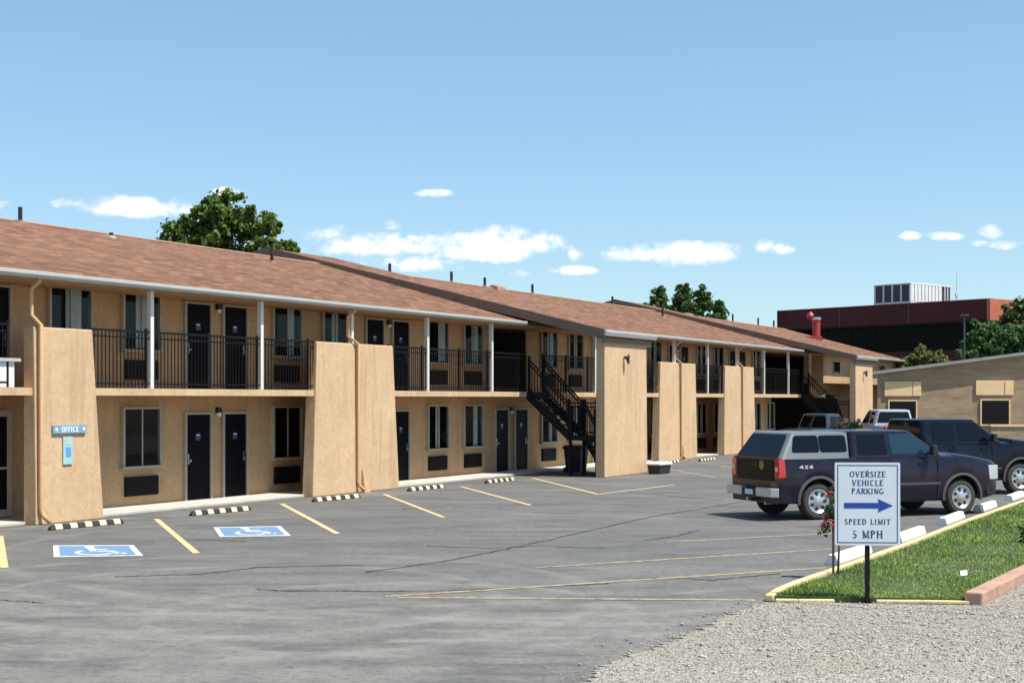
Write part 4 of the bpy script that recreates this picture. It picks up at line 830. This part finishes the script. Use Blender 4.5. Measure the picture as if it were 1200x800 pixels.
# stone building
TBD = empty('stone_building', (21.4, 85, 0)); tag(TBD, 'low tan split block building with boarded upper windows and sloping roof', 'building')
dv = (6.2, 7.6)
def tbz(x): return 4.05+x*.128
m = MB(); L_ = 22
m.hexa([(0, 0, 0), (L_, 0, 0), (L_+dv[0], dv[1], 0), (dv[0]-1.5, dv[1], 0), (0, 0, tbz(0)), (L_, 0, tbz(L_)), (L_+dv[0], dv[1], tbz(L_)), (dv[0]-1.5, dv[1], tbz(0))]); m.build('wall', 'split_block', TBD, org=(10, 0, 2))
m = MB(); m.hexa([(-.4, -.35, tbz(-.4)+.003), (L_+.4, -.35, tbz(L_)+.06), (L_+dv[0], dv[1]+.3, tbz(L_)+.06), (dv[0]-1.9, dv[1]+.3, tbz(0)+.003), (-.4, -.35, tbz(-.4)+.18), (L_+.4, -.35, tbz(L_)+.24), (L_+dv[0], dv[1]+.3, tbz(L_)+.24), (dv[0]-1.9, dv[1]+.3, tbz(0)+.18)]); m.build('roof', 'flashing', TBD)
S85 = 85/1700
def pxx(x): return (x-600)*S85-21.4
def pzz(y): return 2.6+(467-y)*S85
m = MB(); m.box(.02, pxx(1200)+6, -.04, -.004, pzz(449)+.55, pzz(449)+.62)
for (xa, xb, ya, yb_) in [(1036, 1079, 447, 464), (1143, 1187, 446, 463)]:
    m = MB(); m.box(pxx(xa), pxx(xb), -.10, -.004, pzz(yb_), pzz(ya)); o = m.build('boarded_window', 'panel_beige', TBD, bevel=.02)
    m = MB(); m.box(pxx(xa)+(pxx(xb)-pxx(xa))*.76, pxx(xa)+(pxx(xb)-pxx(xa))*.78, -.11, -.101, pzz(yb_)+.02, pzz(ya)-.02); m.build('seam', 'timber', o)
for (xa, xb, ya, yb_) in [(1042, 1073, 470, 515), (1150, 1182, 469, 497)]:
    m = MB(); xa, xb, za, zb = pxx(xa), pxx(xb), pzz(yb_), pzz(ya)
    m.box(xa-.08, xa, -.08, -.004, za, zb); m.box(xb, xb+.08, -.08, -.004, za, zb); m.box(xa-.08, xb+.08, -.08, -.004, zb+.0005, zb+.08); m.box(xa-.08, xb+.08, -.12, -.004, za-.08, za-.0005); o = m.build('window', 'panel_beige', TBD)
    m = MB(); m.box(xa+.001, xb-.001, -.04, -.004, za, zb); m.build('glass', 'auto_glass', o)
LW = empty('garden_wall', (29.4, 82.5, 0)); tag(LW, 'low tan block wall in front of the stone building', 'wall')
m = MB(); m.box(-2.2, 14, -.2, .2, 0, 1.02); m.build('wall', 'split_block', LW, org=(0, 0, 0)); m = MB(); m.box(-2.25, 14.05, -.26, .26, 1.023, 1.12); m.build('cap', 'panel_beige', LW)
LP = empty('lamp_post', ((1130-600)/1700*98, 98, 0)); tag(LP, 'slim dark lamp post in front of the red brick building', 'lamp post')
m = MB(); m.tube([(0, 0, 0), (0, 0, 8.1)], [.09, .06], 8); m.build('pole', 'grey_plastic', LP); m = MB(); m.box(-.25, .3, -.15, .15, 8.1, 8.28); m.build('lamp_head', 'lamp_black', LP, bevel=.03)

# ------------------------------------------------------------------ vehicles (local x forward, origin on the ground under the rear bumper)
def wheel(root, x, y, r, wd, side, rim='chrome', dusty=True):
    mm = MB(); c = (x, y, r); s = side; h = wd/2
    mm.lathe([(r*.6, -h*s), (r*.9, -h*s), (r*.98, -h*.8*s), (r, -h*.45*s), (r, h*.45*s), (r*.98, h*.8*s), (r*.9, h*s), (r*.72, h*1.02*s), (r*.64, h*.95*s)], c, 'y', 36, (1, 0))
    wh = mm.build('wheel', 'tyre', root, smooth=False); smooth_angle(wh, 40)
    mm = MB(); mm.lathe([(r*.66, h*.93*s), (r*.72, h*1.03*s), (r*.76, h*1.04*s), (r*.87, h*1.015*s), (r*.87, h*.9*s)], c, 'y', 36, (0, 0)); mm.build('sidewall', 'tyre_dusty' if dusty else 'tyre', wh)
    mm = MB(); mm.lathe([(r*.655, h*.8*s), (r*.655, h*1.0*s), (r*.62, h*1.02*s), (r*.57, h*.9*s), (r*.50, h*.72*s), (r*.26, h*.84*s), (r*.22, h*1.03*s), (r*.14, h*1.12*s), (r*.05, h*1.13*s)], c, 'y', 36, (0, 1))
    mm.cur = 1
    for i in range(7):
        a = i*2*math.pi/7; pts_ = []
        for q in range(10):
            b = q*2*math.pi/10; rr = r*.415+r*.115*math.cos(b); aa = a+.24*math.sin(b)
            yy = h*(.72+(.84-.72)*(.50*r-rr)/(.24*r))*s if rr < r*.5 else h*(.72+.18*(rr-.5*r)/(.07*r))*s
            pts_.append((x+rr*math.cos(aa), y+yy+.006*s, r+rr*math.sin(aa)))
        mm.face(pts_)
    ob = mm.build('rim', [rim, 'black_plastic'], wh); smooth_angle(ob, 30)
def vehicle(name, loc, heading, label, cat, P, group=None):
    root = empty(name, loc, heading); tag(root, label, cat, group)
    L, wv = P['L'], P['w']; ra, fa, wr = P['ra'], P['fa'], P['wr']; AR = wr*1.24; belt = P['belt']; hood0, hood1 = P['hood']; cab0, cab1 = P['cab']; rock = P['rock']; pm = P['paint']
    def zt(x):
        if x < cab1+.25: return belt
        t_ = min(1, (x-cab1-.25)/(L-.12-cab1-.25)); return hood0+(hood1-hood0)*t_**1.6
    def zb(x):
        z = rock+.10*max(0, (P['front_lift']-(L-x))/P['front_lift'])
        for ax in (ra, fa):
            d = abs(x-ax)
            if d < AR: z = max(z, wr+.03+math.sqrt(AR*AR-d*d)-.02)
        return z
    def hw(x):
        e_ = 0
        if x < .25: e_ = .07*((.25-x)/.25)**2
        if x > L-.55: e_ = .20*((x-L+.55)/.55)**2
        fl_ = 0
        for ax in (ra, fa): fl_ = max(fl_, .025*max(0, 1-abs(x-ax)/(AR*1.35)))
        return wv-e_+fl_
    xs = sorted(set([.12+i*(L-.24)/130 for i in range(131)]+[ax+s*AR for ax in (ra, fa) for s in (-1, 1)]+[ax+s*AR*1.003 for ax in (ra, fa) for s in (-1, 1)]))
    rings = []
    for x in xs:
        b, t_, w_ = zb(x), zt(x), hw(x); lev = [b, b+.02, max(b+.04, .62), max(b+.06, .86), max(b+.08, t_-.16), t_-.045, t_-.008, t_+.006, t_+(.035 if x > cab1 else .0)]
        for i in range(1, 9): lev[i] = max(lev[i], lev[i-1]+.001)
        ys = [w_-.05, w_-.02, w_-.002, w_+.006, w_-.012, w_-.045, w_-.10, w_*.78, w_*.35]
        half = [(x, -y, z) for y, z in zip(ys, lev)]; oth = [(x, y, z) for y, z in zip(ys, lev)][::-1]
        rings.append(half+oth)
    mm = MB(); mm.loft(rings, closed=False, caps=False); mm.f.append(tuple(range(len(rings[0])))); mm.mi.append(0); i_ = len(mm.v)-len(rings[0]); mm.f.append(tuple(range(i_, len(mm.v)))[::-1]); mm.mi.append(0)
    body = mm.build('body', pm, root); smooth_angle(body, 32)
    mm = MB(); mm.box(.3, L-.35, -wv+.30, wv-.30, rock-.02, belt-.12); mm.box(ra+AR, fa-AR, -wv+.06, wv-.06, rock-.03, rock+.2); mm.build('underbody', 'black_plastic', root)
    for ax in (ra, fa):
        for s in (-1, 1):
            wheel(root, ax, s*(wv-.145), wr, .26, s, P.get('rim', 'chrome'))
            mm = MB(); r_in, r_out = AR-.01, AR+.055; prev = None
            for q in range(23):
                a = R(-8+196*q/22); p_ = []
                for rr, yy in ((r_in, wv+.035), (r_out, wv+.02), (r_out, wv-.03), (r_in, wv-.06)): p_.append((ax+rr*math.cos(a), s*yy, wr+.01+rr*math.sin(a)))
                if prev:
                    for z_ in range(4): mm.face([prev[z_], prev[(z_+1) % 4], p_[(z_+1) % 4], p_[z_]])
                prev = p_
            o = mm.build('wheel_arch', P.get('arch', pm), root); smooth_angle(o, 40)
    # greenhouse
    def house(nm, x0, x1, rx0, rx1, zt_, yb, yt, mat, parent=root, crown=.03):
        nn = 9; rings_ = []
        for i in range(nn):
            t_ = i/(nn-1); z = belt-.03+(zt_-belt+.03)*t_; tt = t_
            a = x0+(rx0-x0)*tt; b = x1+(rx1-x1)*tt; y = yb+(yt-yb)*t_
            rings_.append((a, b, y, z))
        rings_ += [(rx0+.05, rx1-.07, yt-.04, zt_+crown*.55), (rx0+.16, rx1-.2, yt-.16, zt_+crown*.9), (rx0+.4, rx1-.45, yt-.4, zt_+crown)]
        R_ = []
        for (a, b, y, z) in rings_: R_.append([(p[0], p[1], z) for p in round_poly([(a, -y), (b, -y), (b, y), (a, y)], .14, 4)])
        m2 = MB(); m2.loft(R_); o_ = m2.build(nm, mat, parent); smooth_angle(o_, 38); return o_
    def side_pane(par, poly, yb, yt, zt_, mat, nm='window', rad=.05, frame=None):
        for s in (-1, 1):
            def Y(z): t_ = (z-(belt-.03))/(zt_-belt+.03); return yb+(yt-yb)*t_
            pr = round_poly(poly, rad); m2 = MB(); n_ = len(pr)
            m2.v = [(x, s*(Y(z)+.008), z) for x, z in pr]+[(x, s*(Y(z)-.01), z) for x, z in pr]
            m2.f = [tuple(range(n_)), tuple(range(n_, 2*n_))[::-1]]+[(q, (q+1) % n_, n_+(q+1) % n_, n_+q) for q in range(n_)]; m2.mi = [0]*len(m2.f)
            m2.build(nm, mat, par)
    def end_pane(par, xb, xt, zt_, yb, yt, z0, z1, mat, nm, sgn):
        def X(z): t_ = (z-(belt-.03))/(zt_-belt+.03); return xb+(xt-xb)*t_+sgn*.008
        def Yw(z): t_ = (z-(belt-.03))/(zt_-belt+.03); return yb+(yt-yb)*t_
        pr = round_poly([(-Yw(z0)+.1, z0), (Yw(z0)-.1, z0), (Yw(z1)-.1, z1), (-Yw(z1)+.1, z1)], .06); m2 = MB(); n_ = len(pr)
        m2.v = [(X(z), y, z) for y, z in pr]+[(X(z)-sgn*.02, y, z) for y, z in pr]
        m2.f = [tuple(range(n_)), tuple(range(n_, 2*n_))[::-1]]+[(q, (q+1) % n_, n_+(q+1) % n_, n_+q) for q in range(n_)]; m2.mi = [0]*len(m2.f)
        return m2.build(nm, mat, par)
    rz = P['roof']; yb, yt = wv-.05, P['yt']; rc0, rc1 = P['rcab']
    cab = house('cab', cab0, cab1, rc0, rc1, rz, yb, yt, P.get('cab_paint', pm))
    for poly, gm in P['panes']: side_pane(cab, poly, yb, yt, rz, gm)
    end_pane(cab, cab1, rc1, rz, yb, yt, belt+.04, rz-.06, 'auto_glass', 'windshield', 1)
    end_pane(cab, cab0, rc0, rz, yb, yt, belt+.08, rz-.08, 'auto_glass', 'rear_window', -1)
    if 'topper' in P:
        T = P['topper']; tp_o = house('topper', T['x0'], cab0-.03, T['r0'], rc0-.03, T['z'], wv-.04, T['yt'], T['mat'])
        for poly in T['panes']:
            side_pane(tp_o, poly, wv-.04, T['yt'], T['z'], T.get('glass', 'auto_glass'), 'window', .07)
        end_pane(tp_o, T['x0'], T['r0'], T['z'], wv-.04, T['yt'], belt+.0, T['z']-.03, 'auto_glass', 'rear_window', -1)
    elif P.get('bed', True):
        mm = MB(); mm.box(.2, cab0-.08, -wv+.16, wv-.16, belt+.002, belt+.010); mm.build('bed_liner', 'black_plastic', root)
    # trim
    if 'seams' in P:
        for s in (-1, 1):
            mm = MB()
            for xd in P['seams']: mm.box(xd-.006, xd+.006, s*(wv+.004)-.010, s*(wv+.004)+.002, rock+.12, belt-.03)
            mm.build('door_seam', 'black_plastic', body)
    for s in (-1, 1):
        mm = MB()
        for xd in P['doors']: mm.box(xd, xd+.20, s*(wv+.002)-.018, s*(wv+.002)+.018, belt-.20, belt-.155)
        mm.build('door_handle', pm, body)
        mm = MB(); mm.box(ra+AR+.08, fa-AR-.1, s*(wv+.004)-.012, s*(wv+.004)+.012, .70, .75); mm.build('side_molding', P.get('mold', 'grey_plastic'), body)
        mm = MB(); ml = P['mirror']; mm.prism(round_poly([(ml-.06, belt+.02), (ml+.08, belt+.02), (ml+.06, belt+.24), (ml-.05, belt+.24)], .03), 'y', s*(wv+.06), s*(wv+.22)); mm.bar((ml, s*(wv-.07), belt+.06), (ml, s*(wv+.08), belt+.08), .05); mm.build('mirror', 'black_plastic', root, bevel=.015)
        mm = MB(); hx = L-.12; mm.hexa([(hx-.28, s*(wv+.012), hood1-.40), (hx+.045, s*(wv-.105), hood1-.40), (hx+.02, s*(wv-.45), hood1-.40), (hx-.3, s*(wv-.35), hood1-.37), (hx-.32, s*(wv+.004), hood1-.07), (hx+.05, s*(wv-.115), hood1-.07), (hx+.02, s*(wv-.47), hood1-.08), (hx-.3, s*(wv-.35), hood1-.06)]); mm.build('headlight', 'lamp_clear', root, bevel=.02)
        mm = MB(); mm.hexa([(.10, s*(wv-.20), belt-.44), (.105, s*(wv-.005), belt-.44), (.27, s*(wv+.012), belt-.42), (.27, s*(wv-.2), belt-.42), (.10, s*(wv-.20), belt-.04), (.105, s*(wv-.03), belt-.04), (.24, s*(wv-.0), belt-.04), (.24, s*(wv-.2), belt-.04)]); tl = mm.build('taillight', 'lamp_red', root, bevel=.015)
        mm = MB(); mm.box(.092, .10, s*(wv-.10)-.05, s*(wv-.10)+.05, belt-.29, belt-.20); mm.build('reverse_lamp', 'lamp_clear', tl)
    mm = MB(); mm.box(.108, .119, -wv+.24, wv-.24, belt-.50, belt-.05); tg = mm.build('tailgate', P.get('gate', pm), root, bevel=.02)
    mm = MB(); mm.box(.095, .107, -.13, .13, belt-.20, belt-.13); mm.build('latch', 'black_plastic', tg)
    mm = MB(); mm.box(-.04, .09, -.298, .298, .50, .66); bp = mm.build('rear_bumper', 'black_plastic', root)
    for s in (-1, 1):
        mm = MB(); mm.hexa([(-.06, s*.30, .50), (-.06, s*(wv-.08), .50), (.10, s*(wv+.005), .50), (.10, s*.30, .50), (-.07, s*.30, .70), (-.07, s*(wv-.09), .70), (.10, s*(wv+.005), .70), (.10, s*.30, .70)])
        mm.build('bumper_end', P.get('bump', 'chrome'), bp, bevel=.02)
    mm = MB(); mm.box(-.05, -.041, -.16, .16, .53, .64); mm.build('licence_plate', 'sign_white', bp)
    mm = MB(); mm.loft([[(x, y, z) for y, z in [(-w_, .42), (w_, .42), (w_, .70), (-w_, .70)]] for x, w_ in ((L-.5, wv+.01), (L-.15, wv-.10), (L, wv-.3))]); mm.build('front_bumper', P.get('fbump', pm), root, bevel=.03)
    mm = MB(); mm.box(L-.14, L-.10, -wv+.5, wv-.5, .72, hood1-.08); mm.build('grille', 'grille_dark', root); mm = MB(); mm.box(L-.105, L-.085, -wv+.5, wv-.5, (hood1+.62)/2-.05, (hood1+.62)/2+.03); mm.build('grille_bar', P.get('bump', 'chrome'), root)
    mm = MB(); mm.tube([(.05, -.5, .36), (.6, -.5, .38)], .035, 8); mm.tube([(-.05, 0, .42), (.3, 0, .42)], .03, 8); mm.box(-.09, -.02, -.03, .03, .38, .47); mm.build('exhaust_pipe', 'steel', root)
    for ax in (ra, fa): pass
    mm = MB()
    for ax in (ra, fa): mm.tube([(ax, -wv+.25, wr), (ax, wv-.25, wr)], .07, 8)
    mm.build('axle', 'black_plastic', root)
    return root, body, tg
B = 1.34
T1 = dict(gate='gate_black', seams=[1.95, 2.98, 4.22], L=6.05, w=.985, ra=1.10, fa=4.88, wr=.40, belt=B, hood=(1.36, 1.17), cab=(1.98, 4.45), rcab=(2.03, 3.66), roof=1.88, rock=.36, front_lift=.5, yt=.74, paint='paint_plum', mirror=3.98, doors=[2.72, 3.72], bump='chrome', mold='grey_plastic', arch='grey_plastic',
    panes=[([(2.14, B+.04), (2.92, B+.04), (2.92, 1.82), (2.20, 1.82)], 'auto_glass'), ([(3.03, B+.04), (4.22, B+.04), (3.64, 1.82), (3.03, 1.82)], 'auto_glass_teal')],
    topper=dict(x0=.14, r0=.50, z=1.86, yt=.78, mat='paint_silver', panes=[[(.46, B+.11), (1.165, B+.11), (1.165, 1.81), (.56, 1.81)], [(1.18, B+.11), (1.87, B+.11), (1.87, 1.81), (1.18, 1.81)]]))
HD = R(22)
def at_wheel(X, Y, P, hd, side=-1):   # rear near wheel on the ground at X, Y
    x, y = P['ra'], side*(P['w']-.10); return (X-(x*math.cos(hd)-y*math.sin(hd)), Y-(x*math.sin(hd)+y*math.cos(hd)), 0)
t1, b1_, tg1 = vehicle('pickup_truck', at_wheel(6.55, 31.2, T1, HD), HD, 'dark plum pickup with silver bed topper behind the sign', 'pickup truck', T1, 'pickup trucks in the lot')
m = MB(); m.lathe([(.10, 0), (.10, -.006), (.06, -.012)], (.108, -.28, B-.17), 'x', 16); m.build('reflection_disc', 'gold_reflection', tg1)  # disc painting the golden facade reflection on the tailgate
m = MB(); yy = -(.985+.0065)
def p4(a, b, c): return (a, yy-.002-c, b)
def stroke(mm, a, b, w_, dz):
    a = Vector(a); b = Vector(b); d = (b-a).normalized(); n_ = Vector((-d.y, d.x))*w_/2
    mm.face([(p.x, yy-.004-dz, p.y) for p in (a-n_, b-n_, b+n_, a+n_)])
zz0 = B-.24; x0_ = .60
for i, (a, b) in enumerate([[tuple(q*.8 for q in e_) for e_ in ab] for ab in [((.09, 0), (.09, .1)), ((0, .04), (.13, .04)), ((0, .04), (.09, .1)), ((.17, 0), (.26, .1)), ((.26, 0), (.17, .1)), ((.39, 0), (.39, .1)), ((.30, .04), (.43, .04)), ((.30, .04), (.39, .1))]]):
    stroke(m, (x0_+a[0], zz0+a[1]), (x0_+b[0], zz0+b[1]), .017, i*.0004)
m.build('decal', 'decal_silver', b1_, recalc=False)
T2 = dict(T1); T2.update(L=6.1, w=1.0, fa=5.15, ra=1.2, wr=.43, belt=1.42, hood=(1.50, 1.36), cab=(2.05, 4.62), rcab=(2.10, 3.80), roof=2.03, rock=.42, yt=.76, paint='paint_navy', mirror=4.15, doors=[2.85, 3.85], bump='chrome', arch='grey_plastic',
    panes=[([(2.35, 1.47), (3.05, 1.47), (3.05, 1.96), (2.38, 1.96)], 'auto_glass'), ([(3.22, 1.47), (4.42, 1.47), (3.80, 1.96), (3.22, 1.96)], 'auto_glass')])
del T2['topper']
HD2 = R(20)
fx, fy = 13.82, 39.6
t2, b2_, tg2 = vehicle('pickup_truck', (fx-(T2['fa']*math.cos(HD2)+.9*math.sin(HD2)), fy-(T2['fa']*math.sin(HD2)-.9*math.cos(HD2)), 0), HD2, 'dark navy pickup parked just beyond the plum pickup', 'pickup truck', T2, 'pickup trucks in the lot')
T3 = dict(T2); T3.update(gate='paint_white_truck', paint='paint_white_truck', arch='paint_white_truck', belt=1.38, roof=2.06, panes=[([(2.35, 1.44), (3.05, 1.44), (3.05, 1.96), (2.38, 1.96)], 'auto_glass'), ([(3.22, 1.44), (4.42, 1.44), (3.80, 1.96), (3.22, 1.96)], 'auto_glass')])
vehicle('pickup_truck', (18.1, 66.5, 0), R(91), 'silver pickup seen from behind near the far stair pillar', 'pickup truck', T3, 'pickup trucks in the lot')
T4 = dict(T3); T4.update(L=4.7, ra=.95, fa=3.75, cab=(1.35, 3.3), rcab=(1.55, 2.55), wr=.36, belt=1.25, hood=(1.3, 1.15), roof=1.9, rock=.34, w=.90, yt=.66, mirror=2.95, doors=[2.4], paint='paint_pewter', arch='paint_pewter', bed=True, panes=[([(1.62, 1.3), (2.2, 1.3), (2.2, 1.8), (1.72, 1.8)], 'auto_glass'), ([(2.26, 1.3), (3.08, 1.3), (2.6, 1.8), (2.26, 1.8)], 'auto_glass')])
vehicle('pickup_truck', (12.55, 64.4, 0), R(44), 'small pewter pickup glimpsed above the plum pickup roof', 'pickup truck', T4, 'pickup trucks in the lot')
# dark shrubs glimpsed above the plum pickup's roof
for px_, zt_, hw_, mt, lab in [(1001, 1.72, .42, 'leaf_rose', 'dark small shrub glimpsed above the roof of the plum pickup'), (985, 1.62, .5, 'leaf_dry', 'dry brownish shrub beside the pewter pickup, above the plum pickup')]:
    P_ = empty('shrub', ((px_-600)/1700*62, 62, 0)); tag(P_, lab, 'shrub')
    leaves('foliage', [(random.gauss(0, hw_*.5), random.gauss(0, hw_*.5), zt_*random.uniform(.3, .93)) for _ in range(34)], [hw_*.38]*34, 70, .045, mt, P_); m = MB()
    for i in range(6): m.tube([(0, 0, 0), (random.gauss(0, hw_*.2), random.gauss(0, hw_*.2), zt_*.5), (random.gauss(0, hw_*.45), random.gauss(0, hw_*.4), zt_*.9)], [.03, .02, .008], 5)
    m.build('stem', 'bark', P_)
